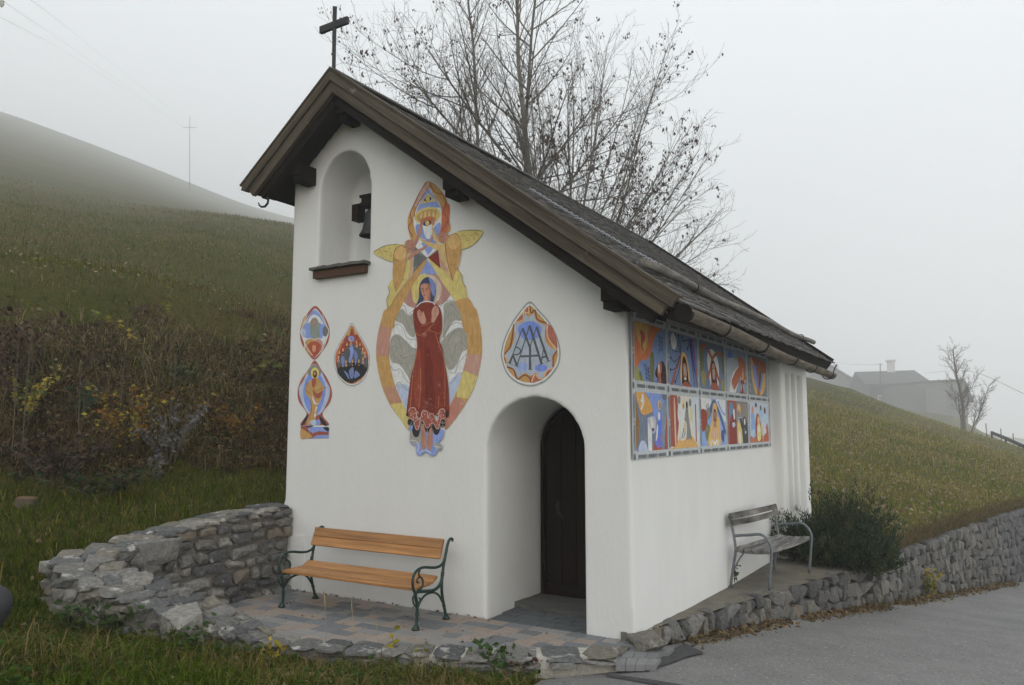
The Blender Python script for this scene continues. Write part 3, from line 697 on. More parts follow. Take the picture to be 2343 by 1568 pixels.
# rear verge board following the oblique back edge
b = MB(); p0 = Vector((XE, YRE, roofz(XE))); p1 = Vector((RX, YRR, RZ)); b.beam(p0 - NR * .05, p1 - NR * .05, .035, .19, NR); b.build('verge_board', M['wood_dark'], roofo)
b = MB(); b.beam(Vector((XE - .01, YF + .05, roofz(XE))) - NR * .11, Vector((XE - .01, YRE, roofz(XE))) - NR * .11, .03, .16, NR); b.build('fascia', M['wood_dark'], roofo)
# purlins: the square beam ends on the gable
for px, py, w in ((1392, 677, .155), (1026, 423, .15), (675, 393, .15), (779, 254, .13)):
    p = front(px, py, -.27); yb = 1.0
    b = MB(); b.box((p.x, (yb - .27) / 2, p.z + .03), (w, yb + .27, w * .92)); b.box((p.x + .004, (yb - .24) / 2, p.z - .07), (w * .94, yb + .24, w * .55)); b.build('purlin', M['wood_dark'], chapel)
# ------------------------------------------------------------------ log gutter with iron brackets
ga, gb = Vector((.69, -.52, 2.80)), Vector((.69, 6.55, 2.655)); gut = MB(); n = 22; gp = []
for i in range(n + 1):
    t = i / n; p = ga.lerp(gb, t); p.x += .012 * math.sin(t * 9); p.z += .010 * math.sin(t * 7 + 1); gp.append(p)
def trough(b, pts, r, ri, k=12):
    base = len(b.v); m = 2 * (k + 1)
    for p in pts:
        for j in range(k + 1):
            a = math.pi + math.pi * j / k; b.v.append((p.x + r * math.cos(a) * 1.0, p.y, p.z + r * math.sin(a) * 1.05 + .03))
        for j in range(k + 1):
            a = 2 * math.pi - math.pi * j / k; b.v.append((p.x + ri * math.cos(a), p.y, p.z + ri * math.sin(a) + .03))
    for i in range(len(pts) - 1):
        for j in range(m): a = base + i * m; b.f.append((a + j, a + (j + 1) % m, a + m + (j + 1) % m, a + m + j)); b.c.append((1, 1, 1))
    b.f.append(tuple(base + j for j in range(m))); e = base + (len(pts) - 1) * m; b.f.append(tuple(e + j for j in range(m))); b.c += [(1, 1, 1)] * 2
trough(gut, gp, .076, .05)
guto = gut.build('log_gutter', M['gutter'], roofo, smooth=False)
eb = MB(); eb.tube([ga + Vector((0, -.012, .012)), ga + Vector((0, .05, .012))], .074, 16); eb.build('end_plug', M['wood_dark'], roofo)
for t in (.15, .36, .58, .76, .95):
    p = ga.lerp(gb, t); r = .086
    path = [(p.x + r * math.cos(a), p.y, p.z + .03 + r * math.sin(a) * 1.05) for a in [R(-190 + 200 * j / 12) for j in range(13)]]
    path = [(p.x - .16, p.y, p.z + .14), (p.x - .12, p.y, p.z + .09)] + path + ([(p.x + .115, p.y, p.z + .12), (p.x + .14, p.y, p.z + .16)] if t > .9 else [])
    MB().tube(path, .010, 5).build('gutter_bracket', M['iron'], roofo)
hk = [front(x, y, -.32) for x, y in ((612, 445), (614, 455), (612, 466), (606, 473), (598, 474), (593, 470), (591, 464))]
MB().tube(hk, [.014, .014, .015, .014, .012, .010, .006], 6).build('gutter_hook', M['iron'], roofo)
# snow log held by a chain on the right slope
def on_roof(px, py, h): return on_plane(px, py, Vector((RX, 0, RZ)) + NR * h, NR)
la, lb = on_roof(1516, 628, .05), on_roof(1848, 779, .05)
la = Vector(((la.x + lb.x) / 2 - .02, la.y, 0)); lb = Vector((la.x + .04, lb.y, 0)); la.z = roofz(la.x) + .07; lb.z = roofz(lb.x) + .07
la = la - (lb - la) * .04
lp = [la.lerp(lb, i / 16) + Vector((.012 * math.sin(i * 1.3), 0, .014 * math.sin(i * .9))) for i in range(17)]
MB().tube(lp, [.047 - .008 * i / 16 + .004 * math.sin(i * 2.1) for i in range(17)], 10).build('snow_log', M['log'], roofo, smooth=True)
for k in (3, 14):
    c = lp[k]; MB().tube([c + Vector((.052 * math.cos(a), 0, .052 * math.sin(a))) for a in [2 * math.pi * j / 12 for j in range(13)]], .008, 5).build('log_ring', M['iron'], roofo)
ca, cb = on_roof(1212, 432, .04), lp[3]
cb = cb + NR * .03; ch = MB(); nl = int((cb - ca).length / .034); cu = (cb - ca).normalized(); sidev = NR.cross(cu).normalized()
for i in range(nl):
    c = ca.lerp(cb, (i + .5) / nl) - Vector((0, 0, .02)) * math.sin(math.pi * i / nl); ax = NR if i % 2 else sidev; bx = cu
    ch.tube([c + bx * .024 * math.cos(a) + ax * .012 * math.sin(a) for a in [2 * math.pi * j / 6 for j in range(7)]], .0045, 3, cap=False)
ch.build('chain', M['chain'], roofo)
# ------------------------------------------------------------------ cross
cz = roofz(RX); cx0 = front(764, 90, -.2).x; ctop = front(764, 18, -.2).z
b = MB(); b.tube([(cx0 + .012, -.2, cz - .12), (cx0 + .004, -.2, cz + .4), (cx0, -.2, ctop)], [.030, .032, .036], 4)
p0, p1 = front(733, 70, -.2), front(796, 47, -.2); mid = (p0 + p1) / 2; arm = (p1 - p0).length / 2
b.box((mid.x, -.2, mid.z), (arm * 2, .04, .085), Matrix.Rotation(-R(1), 3, 'Y')); b.build('cross', M['iron'], chapel)
# ------------------------------------------------------------------ niche sill: wooden board with small slates
b = MB(); b.box((-3.59, .06, 3.665), (.80, .26, .085)); sill = b.build('niche_sill', mat('red_brown_sill_wood', (.085, .045, .025), .8, var=.35, scale=6, grain=(1, 6, 6)), chapel)
for k in range(7): MB().box((-3.96 + k * .124, .05, 3.735 + .006 * (k % 2)), (.128, .31, .032), Matrix.Rotation(R(random.uniform(-3, 3)), 3, 'Y')).build('slate', M['slate'], sill)
# ------------------------------------------------------------------ bell in the niche
bell = thing('bell', 'dark bronze bell on a black yoke inside the arched gable niche', 'bell', (-3.45, .30, 4.4))
by = .28; q = front(850, 541, by); bx = q.x; zb = q.z; ztop = zb + .36; profile = [(.148, 0), (.150, .012), (.135, .035), (.112, .08), (.098, .15), (.09, .22), (.084, .27), (.066, .305), (.03, .325), (0, .33)]
b = MB(); ns = 24
for r, h in profile:
    for k in range(ns): a = 2 * math.pi * k / ns; b.v.append((bx + r * math.cos(a), by + r * math.sin(a), zb + h))
for i in range(len(profile) - 1):
    for k in range(ns): b.f.append((i * ns + k, i * ns + (k + 1) % ns, (i + 1) * ns + (k + 1) % ns, (i + 1) * ns + k)); b.c.append((1, 1, 1))
o = b.build('bell_body', M['bronze'], bell, smooth=True)
b = MB(); b.box((bx, by, ztop + .06), (.26, .10, .13)); b.box((bx, by, ztop + .135), (.31, .12, .03)); b.box((bx, by, ztop - .01), (.08, .06, .07)); b.build('headstock', M['wood_dark'], bell)
b = MB(); b.tube([(bx, by - .02, ztop + .05), (bx, .62, ztop + .05)], .018, 8); b.build('axle', M['iron'], bell)
q = front(820, 489, by); b = MB(); b.box((q.x, by, q.z), (.10, .13, .20)); b.beam((q.x, by, q.z + .08), (bx - .08, by, ztop + .07), .05, .05); b.build('counterweight', M['wood_dark'], bell)
b = MB(); b.tube([(bx, by, zb + .25), (bx + .01, by, zb + .02)], .01, 6); b.tube([(bx + .01, by, zb + .03), (bx + .012, by, zb - .03)], .022, 8); b.build('clapper', M['iron'], bell)
# ================================================================== MURALS (flat paint on the plaster)
def PC(r, g, b, k=1.75):
    f = lambda c: ((c / 255 + .055) / 1.055) ** 2.4 if c > 10 else c / 255 / 12.92
    v = [f(c) * k for c in (r, g, b)]; l = .3 * v[0] + .6 * v[1] + .1 * v[2]
    return tuple(min(.78, l + (c - l) * .80) for c in v)
OCH = PC(162, 122, 58); YELW = PC(172, 156, 78); RED = PC(112, 44, 32); BLU = PC(108, 128, 184); LBL = PC(146, 158, 182); GRY = PC(134, 132, 122); PNK = PC(156, 112, 104); DRK = PC(46, 47, 48)
WHT = PC(176, 178, 178, 1.75); ORG = PC(166, 88, 48); SKN = PC(150, 104, 86); BRN = PC(92, 56, 40); NAV = PC(44, 56, 104); TER = PC(140, 72, 58); STG = PC(108, 112, 112); DGN = PC(96, 98, 62)
def closed_curve(P, n=5):
    N = len(P); out = []
    for i in range(N):
        p0, p1, p2, p3 = (Vector(P[(i + j - 1) % N]) for j in range(4))
        for k in range(n):
            t = k / n; out.append(.5 * ((2 * p1) + (p2 - p0) * t + (2 * p0 - 5 * p1 + 4 * p2 - p3) * t * t + (3 * p1 - p0 - 3 * p2 + p3) * t ** 3))
    return out
class Mural:
    def __init__(s, plane, scale, ox, oy):
        s.pl, s.k, s.ox, s.oy = plane, scale, ox, oy; s.b = MB(); s.layer = 0
    def at(s, x, y):
        X, Y = x * s.k + s.ox, y * s.k + s.oy; o = .0014 + .00010 * s.layer
        if s.pl == 'front': p = front(X, Y, 0.0); p.y = -o
        else: p = side(X, Y, 0.0); p.x = o
        return p
    def poly(s, P, c, smooth=True):
        Q = closed_curve(P) if smooth else P; pts_ = [s.at(q[0], q[1]) for q in Q]
        s.b.add(pts_, [tuple(range(len(pts_)))], c); s.layer += 1; return s
    def ell(s, cx, cy, rx, ry, c, rot=0):
        a = R(rot); return s.poly([(cx + rx * math.cos(t) * math.cos(a) - ry * math.sin(t) * math.sin(a), cy + rx * math.cos(t) * math.sin(a) + ry * math.sin(t) * math.cos(a)) for t in [2 * math.pi * k / 20 for k in range(20)]], c, False)
    def line(s, P, w, c, smooth=True):
        Q = smooth_path([(x, y, 0) for x, y in P], 5) if smooth and len(P) > 2 else [Vector((x, y, 0)) for x, y in P]
        L, Rr = [], []
        for i, q in enumerate(Q):
            t = Q[min(i + 1, len(Q) - 1)] - Q[max(i - 1, 0)]; t.normalize(); n = Vector((-t.y, t.x, 0)) * w / 2; L.append(q + n); Rr.append(q - n)
        pl = [s.at(q.x, q.y) for q in L]; pr = [s.at(q.x, q.y) for q in Rr]; n = len(pl)
        s.b.add(pl + pr, [(i, i + 1, n + i + 1, n + i) for i in range(n - 1)], c); s.layer += 1; return s
    def rect(s, x0, y0, x1, y1, c): return s.poly([(x0, y0), (x1, y0), (x1, y1), (x0, y1)], c, False)
    def build(s, label, name='mural'):
        me = s.b.mesh(name, M['paint'], False, True)
        nrm = Vector((0, -1, 0)) if s.pl == 'front' else Vector((1, 0, 0)); b = bmesh.new(); b.from_mesh(me)
        bmesh.ops.triangulate(b, faces=[f for f in b.faces if len(f.verts) > 4])
        for f in b.faces:
            f.normal_update()
            if f.normal.dot(nrm) < 0: f.normal_flip()
        b.to_mesh(me); b.free(); o = obj(name, me, chapel); o['label'] = label; return o
# ---- central figure (upper half coordinates; lower half offset by 1360)
m = Mural('front', .2314, 834.9, 399.3); Lo = lambda P: [(x, y + 1359.5) for x, y in P]
# white ground and clouds inside the mandorla
m.poly([(620, 1010), (760, 1080), (900, 1300), (980, 1560), (1010, 1800), (960, 2000), (830, 2330), (620, 2480), (430, 2340), (300, 2080), (240, 1780), (290, 1500), (400, 1220), (500, 1080)], WHT)
for P in ([(365, 1330), (430, 1400), (505, 1345), (500, 1420), (495, 1600), (430, 1580), (370, 1480), (300, 1440)], [(258, 1620), (320, 1580), (400, 1640), (470, 1710), (520, 1730), (505, 1800), (470, 2060), (420, 1990), (340, 1880), (270, 1860), (240, 1760)],
          [(780, 1290), (860, 1255), (930, 1300), (970, 1440), (880, 1450), (820, 1540), (775, 1620), (780, 1400)], [(755, 1660), (840, 1560), (930, 1515), (1000, 1560), (1010, 1720), (960, 1760), (920, 1860), (860, 1930), (810, 1910), (770, 1740)]): m.poly(P, GRY)
m.poly([(310, 2100), (350, 2075), (440, 2110), (430, 2340), (380, 2260)], LBL); m.poly([(835, 2070), (900, 1990), (960, 1975), (900, 2150), (835, 2310)], LBL)
for P in ([(360, 1295), (400, 1310), (420, 1395), (460, 1360), (505, 1330)], [(300, 1440), (370, 1405), (410, 1440), (440, 1530), (490, 1535)], [(278, 1510), (330, 1480), (380, 1530), (420, 1620), (500, 1630)], [(250, 1660), (300, 1605), (340, 1640), (370, 1760), (420, 1770), (470, 1720), (515, 1755)],
          [(245, 1740), (290, 1690), (330, 1750), (380, 1815), (440, 1790), (505, 1800)], [(245, 1795), (300, 1800), (350, 1870), (410, 1875), (455, 1980)], [(250, 1890), (290, 1940), (350, 1925), (390, 2010), (450, 2075)], [(300, 2100), (340, 2055), (390, 2110), (445, 2150)],
          [(745, 1305), (790, 1260), (850, 1245), (910, 1280)], [(780, 1420), (820, 1310), (870, 1290), (910, 1350), (945, 1365)], [(780, 1470), (830, 1390), (880, 1380), (930, 1435), (960, 1415)], [(755, 1625), (830, 1510), (900, 1465), (975, 1485)], [(780, 1740), (850, 1600), (910, 1540), (970, 1570), (1005, 1650)],
          [(815, 1885), (870, 1800), (900, 1690), (950, 1660), (1010, 1720)], [(825, 1950), (890, 1960), (930, 1860), (1005, 1775)], [(835, 2065), (880, 2040), (920, 1970), (965, 1965)]): m.line(P, 5, STG)
# halo and rays
m.poly([(385, 1255), (450, 1130), (530, 1020), (620, 985), (720, 1000), (800, 1100), (845, 1190), (740, 1290), (510, 1325)], PC(150, 108, 100))
m.poly([(520, 1020), (620, 850), (722, 990), (620, 985)], BLU, False)
m.ell(612, 1145, 148, 158, PC(166, 150, 138)); m.poly([(612, 987), (530, 1010), (470, 1100), (465, 1180), (490, 1270), (560, 1250), (600, 1150)], YELW)
# outer band
m.poly(Lo([(300, 0), (270, 150), (242, 300), (240, 440), (255, 560), (300, 740), (370, 900), (440, 1050), (430, 1170), (350, 1060), (250, 920), (170, 740), (120, 520), (112, 380), (125, 240), (160, 90), (200, -20)]), OCH)
for P, c in ((Lo([(262, 90), (242, 300), (240, 430), (118, 440), (112, 380), (125, 240), (165, 90)]), PC(158, 112, 96)), (Lo([(300, 740), (370, 900), (250, 900), (175, 740)]), PC(156, 112, 88)), (Lo([(370, 900), (440, 1050), (430, 1170), (350, 1060), (255, 915)]), YELW)): m.poly(P, c, False)
m.poly(Lo([(960, -40), (1000, 150), (1012, 300), (1008, 420), (975, 560), (920, 760), (830, 950), (800, 1070), (795, 1165), (870, 1090), (1000, 900), (1090, 720), (1145, 500), (1158, 330), (1140, 150), (1090, -40)]), OCH)
for P, c in ((Lo([(1008, 420), (975, 580), (1115, 630), (1145, 500), (1152, 420)]), PC(160, 120, 104)), (Lo([(975, 580), (920, 760), (905, 840), (1020, 860), (1090, 720), (1112, 635)]), YELW), (Lo([(905, 840), (830, 950), (800, 1070), (795, 1165), (870, 1090), (1000, 895)]), PC(160, 104, 86))): m.poly(P, c, False)
m.poly([(160, 1480), (215, 1330), (330, 1180), (480, 960), (615, 835), (560, 960), (450, 1140), (365, 1300), (300, 1440), (280, 1520)], OCH)
m.poly([(630, 835), (800, 970), (960, 1130), (1030, 1230), (1100, 1400), (1145, 1560), (990, 1540), (950, 1380), (870, 1220), (760, 1060)], YELW); m.poly([(900, 1260), (1030, 1230), (1100, 1390), (1145, 1560), (990, 1560), (950, 1380)], OCH)
# pointed upper vesica
m.poly([(627, 66), (540, 180), (470, 320), (425, 440), (430, 540), (455, 640), (500, 650), (820, 580), (835, 450), (832, 320), (760, 170)], OCH)
m.poly([(627, 70), (540, 180), (480, 300), (530, 300), (627, 130)], PC(168, 132, 118)); m.poly([(760, 320), (835, 300), (832, 440), (818, 575), (745, 570), (760, 420)], ORG)
m.poly([(627, 135), (690, 220), (750, 320), (760, 420), (745, 560), (700, 650), (625, 720), (540, 660), (490, 520), (490, 400), (560, 240)], WHT)
m.poly([(627, 138), (690, 220), (752, 330), (660, 330), (500, 400), (560, 240)], BLU, False); m.poly([(627, 185), (540, 295), (705, 265)], YELW, False)
m.poly([(582, 258), (620, 220), (660, 238), (625, 272)], BRN); m.poly([(640, 225), (662, 240), (640, 262)], NAV); m.ell(622, 245, 19, 24, YELW)
m.poly([(500, 520), (560, 500), (600, 620), (640, 640), (690, 520), (745, 480), (745, 560), (690, 700), (625, 790), (540, 660)], BLU); m.poly([(580, 510), (660, 500), (640, 600), (615, 630)], WHT)
m.ell(622, 410, 132, 84, YELW, -12); m.ell(622, 415, 110, 66, OCH, -12)
for x in (545, 585, 625, 665, 700): m.poly([(x, 430), (x + 14, 360), (x + 26, 400), (x + 20, 450)], PC(184, 154, 84))
m.poly([(560, 460), (620, 420), (690, 430), (680, 490), (570, 500)], ORG); m.poly([(576, 492), (612, 456), (655, 465), (640, 502), (600, 512)], BRN); m.poly([(578, 495), (598, 470), (600, 508)], NAV); m.ell(618, 484, 19, 25, YELW)
m.line([(610, 80), (545, 180), (505, 270), (450, 390), (470, 460), (430, 530), (480, 620)], 8, PC(130, 62, 48)); m.line([(640, 90), (700, 180), (770, 200), (800, 290), (780, 380), (825, 450), (760, 560)], 8, PC(130, 62, 48)); m.line([(622, 140), (560, 240), (505, 340), (490, 420)], 6, PC(130, 62, 48))
# diamond between the angels
m.poly([(620, 825), (480, 700), (540, 640), (700, 640), (760, 700)], WHT, False); m.poly([(625, 800), (560, 690), (600, 640), (680, 640), (720, 690)], BLU, False)
m.poly([(615, 828), (500, 715), (478, 980), (540, 905)], PC(86, 90, 88), False); m.poly([(628, 825), (725, 748), (748, 930), (690, 880)], RED, False)
# angels: bodies, arms, heads, wings
m.poly([(415, 770), (470, 780), (478, 990), (420, 1060), (330, 1180), (300, 1190), (380, 960), (420, 860)], PC(166, 136, 104)); m.poly([(425, 860), (445, 850), (430, 1020), (320, 1180), (290, 1190)], YELW)
m.poly([(740, 750), (800, 700), (830, 760), (860, 1000), (870, 1050), (800, 980), (750, 900)], PC(172, 142, 84)); m.poly([(740, 780), (770, 850), (830, 960), (760, 920)], PC(160, 120, 100))
for P in ([(425, 830), (480, 770), (580, 720), (620, 690), (600, 735), (500, 800), (440, 850)], [(490, 690), (520, 600), (555, 480), (575, 480), (560, 580), (510, 700)], [(620, 700), (680, 590), (690, 600), (650, 680)]): m.poly(P, SKN)
m.poly([(800, 690), (720, 690), (620, 665), (550, 625), (545, 645), (600, 690), (690, 740), (800, 770)], PC(172, 144, 84)); m.poly([(670, 480), (690, 560), (740, 660), (720, 690), (670, 600)], PC(172, 144, 84)); m.poly([(672, 440), (690, 430), (690, 500), (668, 500)], SKN); m.poly([(555, 440), (578, 440), (575, 500), (552, 500)], SKN)
m.poly([(398, 690), (430, 648), (490, 660), (505, 700), (480, 760), (425, 780)], SKN); m.poly([(720, 600), (760, 572), (820, 585), (835, 630), (800, 680), (740, 660)], SKN); m.line([(430, 745), (450, 735), (470, 745)], 4, BRN); m.line([(745, 615), (760, 622), (775, 612)], 4, BRN)
m.poly([(90, 770), (200, 710), (330, 690), (400, 700), (330, 760), (285, 860), (180, 830)], YELW); m.poly([(285, 860), (300, 760), (360, 705), (410, 730), (420, 800), (400, 960), (340, 1120), (290, 1180), (278, 1000)], OCH); m.poly([(1170, 565), (1060, 552), (930, 565), (830, 620), (900, 640), (955, 740), (1080, 690)], YELW)
m.poly([(810, 640), (880, 590), (940, 620), (960, 720), (935, 880), (900, 1000), (875, 1055), (830, 900), (805, 740)], OCH); m.ell(880, 665, 62, 78, PC(176, 140, 74)); m.ell(350, 780, 60, 72, PC(176, 140, 74))
m.poly([(275, 1040), (235, 1110), (250, 1170), (220, 1240), (235, 1320), (310, 1200), (290, 1120)], YELW); m.poly([(920, 950), (960, 990), (965, 1060), (1000, 1120), (1010, 1220), (940, 1130), (880, 1050)], YELW)
rg = random.Random(4)
for (x0, x1, y0, y1) in ((300, 395, 820, 1100), (830, 925, 780, 960), (130, 280, 730, 820), (960, 1120, 580, 680)):
    for k in range(9): x = rg.uniform(x0, x1); y = rg.uniform(y0, y1); m.line([(x - 9, y - 8), (x, y + 5), (x + 9, y - 8)], 3, PC(120, 88, 42))
for P in ([(285, 860), (300, 760), (360, 705), (415, 730)], [(830, 620), (900, 585), (945, 625)], [(800, 690), (805, 760), (830, 900), (872, 1050)], [(90, 770), (200, 710), (330, 692)], [(1170, 565), (1060, 552), (930, 565)], [(235, 1110), (250, 1170), (222, 1240), (240, 1320)], [(925, 952), (965, 1000), (968, 1060), (1005, 1120)]): m.line(P, 4, PC(90, 72, 40))
# the figure: hair, face, dress, hands, feet, hem
m.poly([(625, 1018), (680, 1050), (705, 1120), (695, 1210), (660, 1280), (560, 1290), (512, 1315), (540, 1220), (545, 1110), (575, 1045)], PC(52, 62, 92)); m.poly([(640, 1024), (690, 1065), (705, 1130), (690, 1210), (660, 1150), (650, 1080)], PC(96, 112, 160))
m.poly([(560, 1100), (610, 1082), (650, 1110), (655, 1170), (645, 1260), (585, 1262), (590, 1225), (565, 1170)], PC(166, 112, 86)); m.poly([(615, 1080), (655, 1110), (650, 1240), (625, 1260), (640, 1150)], PC(144, 92, 72))
m.line([(560, 1132), (575, 1128), (588, 1134)], 5, DRK); m.line([(608, 1134), (622, 1126), (638, 1130)], 5, DRK); m.ell(575, 1146, 8, 4, DRK); m.ell(620, 1146, 8, 4, DRK); m.line([(592, 1140), (588, 1175), (598, 1180)], 4, PC(110, 70, 56)); m.line([(585, 1200), (598, 1198), (612, 1201)], 5, PC(130, 50, 44))
D_ = [(505, 1320), (560, 1270), (630, 1255), (700, 1275), (755, 1340), (770, 1470), (765, 1560), (745, 1630)] + Lo([(775, 380), (800, 520), (828, 700), (838, 900), (830, 1030), (760, 1050), (700, 1020), (640, 1040), (580, 1030), (520, 1050), (450, 1040), (420, 1000), (440, 800), (465, 620), (500, 500), (522, 380), (515, 250), (490, 120), (485, 0)])
m.poly(D_, RED); m.poly(Lo([(530, 400), (560, 390), (560, 900), (500, 900), (490, 640)]), PC(126, 52, 36)); m.poly(Lo([(600, 420), (660, 420), (700, 940), (620, 940)]), PC(100, 38, 28))
m.poly([(510, 1315), (560, 1268), (630, 1253), (690, 1272), (700, 1290), (620, 1280), (540, 1305)], WHT); m.poly([(520, 1320), (560, 1278), (630, 1264), (690, 1283), (640, 1296), (560, 1305)], RED)
for P in (Lo([(512, 200), (550, 235), (620, 190), (665, 140), (690, 115)]), Lo([(690, 120), (640, 170), (700, 205), (745, 215), (760, 190)]), Lo([(560, 140), (600, 130), (660, 100)]), Lo([(705, 220), (740, 330), (790, 480), (800, 700), (795, 930)]), Lo([(525, 300), (520, 400), (490, 560), (470, 760), (455, 950)]), Lo([(555, 560), (560, 720), (540, 960)]), Lo([(740, 830), (735, 950)])): m.line(P, 7, PC(150, 84, 40))
m.poly([(525, 1375), (538, 1340), (560, 1350), (575, 1370), (585, 1355), (598, 1390), (612, 1440), (605, 1475), (570, 1480), (540, 1440)], PC(164, 118, 98)); m.poly([(690, 1310), (712, 1300), (735, 1330), (740, 1370), (715, 1420), (690, 1465), (665, 1460), (668, 1410), (668, 1350)], PC(164, 118, 98))
for P in ([(545, 1345), (556, 1400)], [(560, 1350), (570, 1405)], [(700, 1310), (702, 1370)], [(716, 1305), (716, 1370)]): m.line(P, 4, PC(120, 78, 64))
# clouds under the feet, hem and feet
m.poly(Lo([(440, 1130), (470, 1120), (600, 1190), (760, 1160), (790, 1190), (770, 1250), (740, 1285), (770, 1320), (760, 1365), (725, 1370), (700, 1415), (660, 1420), (610, 1385), (560, 1415), (520, 1405), (512, 1330), (460, 1300), (450, 1240), (465, 1210)]), BLU)
m.poly(Lo([(465, 1180), (560, 1200), (560, 1280), (500, 1310), (455, 1270)]), GRY); m.poly(Lo([(690, 1290), (770, 1320), (755, 1365), (715, 1350)]), GRY)
m.line(Lo([(450, 1270), (510, 1275), (540, 1320), (530, 1380)]), 6, WHT); m.line(Lo([(690, 1330), (730, 1335), (765, 1340)]), 6, WHT); m.line(Lo([(545, 1395), (600, 1365), (660, 1395)]), 6, WHT)
for cx, cy, rx, ry in ((515, 1170, 38, 70), (595, 1130, 30, 70), (655, 1160, 26, 78), (715, 1150, 36, 66), (458, 1090, 27, 36), (776, 1098, 29, 38), (822, 1008, 16, 32), (428, 1015, 12, 16)): m.ell(cx, cy + 1359.5, rx, ry, DRK)
m.poly(Lo([(565, 1130), (590, 1120), (615, 1220), (620, 1330), (590, 1362), (568, 1330)]), SKN); m.poly(Lo([(635, 1200), (670, 1140), (680, 1250), (670, 1340), (650, 1372), (625, 1320)]), SKN)
m.poly(Lo([(440, 1000), (450, 960), (490, 948), (515, 980), (525, 1060), (560, 1060), (570, 990), (600, 975), (630, 1000), (635, 1060), (655, 1010), (690, 1010), (710, 1070), (735, 1060), (745, 980), (785, 960), (800, 1000), (800, 1060), (760, 1070), (745, 1150), (720, 1160), (690, 1110), (665, 1110), (640, 1150), (610, 1140), (585, 1080), (560, 1090), (540, 1165), (510, 1160), (490, 1080), (450, 1050)]), PC(136, 68, 54))
m.line(Lo([(440, 985), (455, 955), (492, 946), (515, 975), (525, 1050), (545, 1068), (562, 1040), (575, 985), (600, 972), (628, 995), (634, 1050), (650, 1012), (680, 1008), (702, 1050), (720, 1080), (736, 1050), (745, 975), (785, 958), (802, 990)]), 6, PC(176, 150, 140)); m.line(Lo([(445, 1050), (490, 1070), (510, 1150), (535, 1160), (558, 1080), (585, 1078), (612, 1140), (640, 1142), (665, 1102), (690, 1105), (718, 1155), (742, 1140), (760, 1065), (800, 1050)]), 5, PC(176, 150, 140))
rg = random.Random(9)
for k in range(60): x = rg.choice((475, 585, 665, 780, 520, 720)) + rg.uniform(-22, 22); y = rg.uniform(985, 1130); m.ell(x, y + 1359.5, 3.4, 5.2, PC(182, 160, 146))
for k in range(26): m.ell(rg.uniform(450, 810), rg.uniform(850, 985) + 1359.5, 2.6, 2.6, PC(170, 130, 110))
m.build('tall mural of a woman in a red dress inside a golden mandorla with two angels')

# ---- flame-shaped medallion with gathered figures
m = Mural('front', .2469, 641.3, 653.4)
dr = lambda k, cx=664, cy=650: [(cx + (x - cx) * k, cy + (y - cy) * k) for x, y in ((662, 347), (720, 430), (790, 550), (826, 640), (825, 740), (795, 840), (740, 905), (664, 935), (590, 905), (535, 840), (500, 740), (500, 640), (540, 550), (610, 430))]
m.poly(dr(1), PC(124, 132, 132)); m.poly(dr(.965), WHT); m.poly(dr(.925), ORG)
m.poly([(610, 470), (664, 400), (720, 470), (780, 600), (815, 700), (800, 800), (720, 855), (664, 910), (600, 850), (530, 800), (520, 700), (560, 580)], PC(132, 58, 42))
for P in ([(664, 372), (720, 450), (690, 460)], [(664, 372), (604, 458), (640, 470)], [(590, 880), (620, 860), (655, 895), (620, 905)], [(675, 895), (700, 858), (745, 860), (720, 895)], [(560, 530), (545, 560), (600, 520)], [(800, 620), (770, 560), (745, 500)]): m.poly(P, OCH, False)
m.poly([(528, 760), (545, 680), (600, 600), (655, 540), (700, 560), (760, 600), (800, 680), (815, 720), (795, 800), (730, 860), (664, 905), (590, 870), (540, 800)], PC(76, 80, 84)); m.poly([(528, 780), (620, 720), (720, 720), (800, 760), (780, 830), (664, 905), (570, 860)], DRK)
m.ell(658, 495, 30, 27, BLU); m.poly([(650, 505), (660, 478), (668, 505)], ORG); m.poly([(640, 580), (668, 560), (680, 620), (650, 710), (635, 700), (650, 620)], BLU)
for x, y in ((618, 580), (656, 548), (708, 562), (740, 580), (582, 630), (765, 625), (550, 655), (785, 660), (540, 700), (768, 715), (575, 745), (612, 740), (670, 735), (730, 735)):
    m.ell(x, y, 12, 16, DRK if rg.random() < .4 else PC(152, 130, 118)); m.ell(x, y + 3, 7, 9, SKN); m.poly([(x - 7, y - 26), (x, y - 52), (x + 7, y - 26), (x, y - 18)], PC(190, 140, 80))
for P in ([(575, 650), (600, 680), (590, 760), (565, 700)], [(690, 600), (720, 650), (700, 740), (690, 660)], [(640, 790), (680, 760), (680, 850), (655, 860)], [(590, 790), (630, 820), (640, 870)], [(700, 790), (740, 830), (690, 860)]): m.poly(P, PC(96, 112, 158))
m.build('flame-shaped medallion of robed figures with small flames on a red ground')
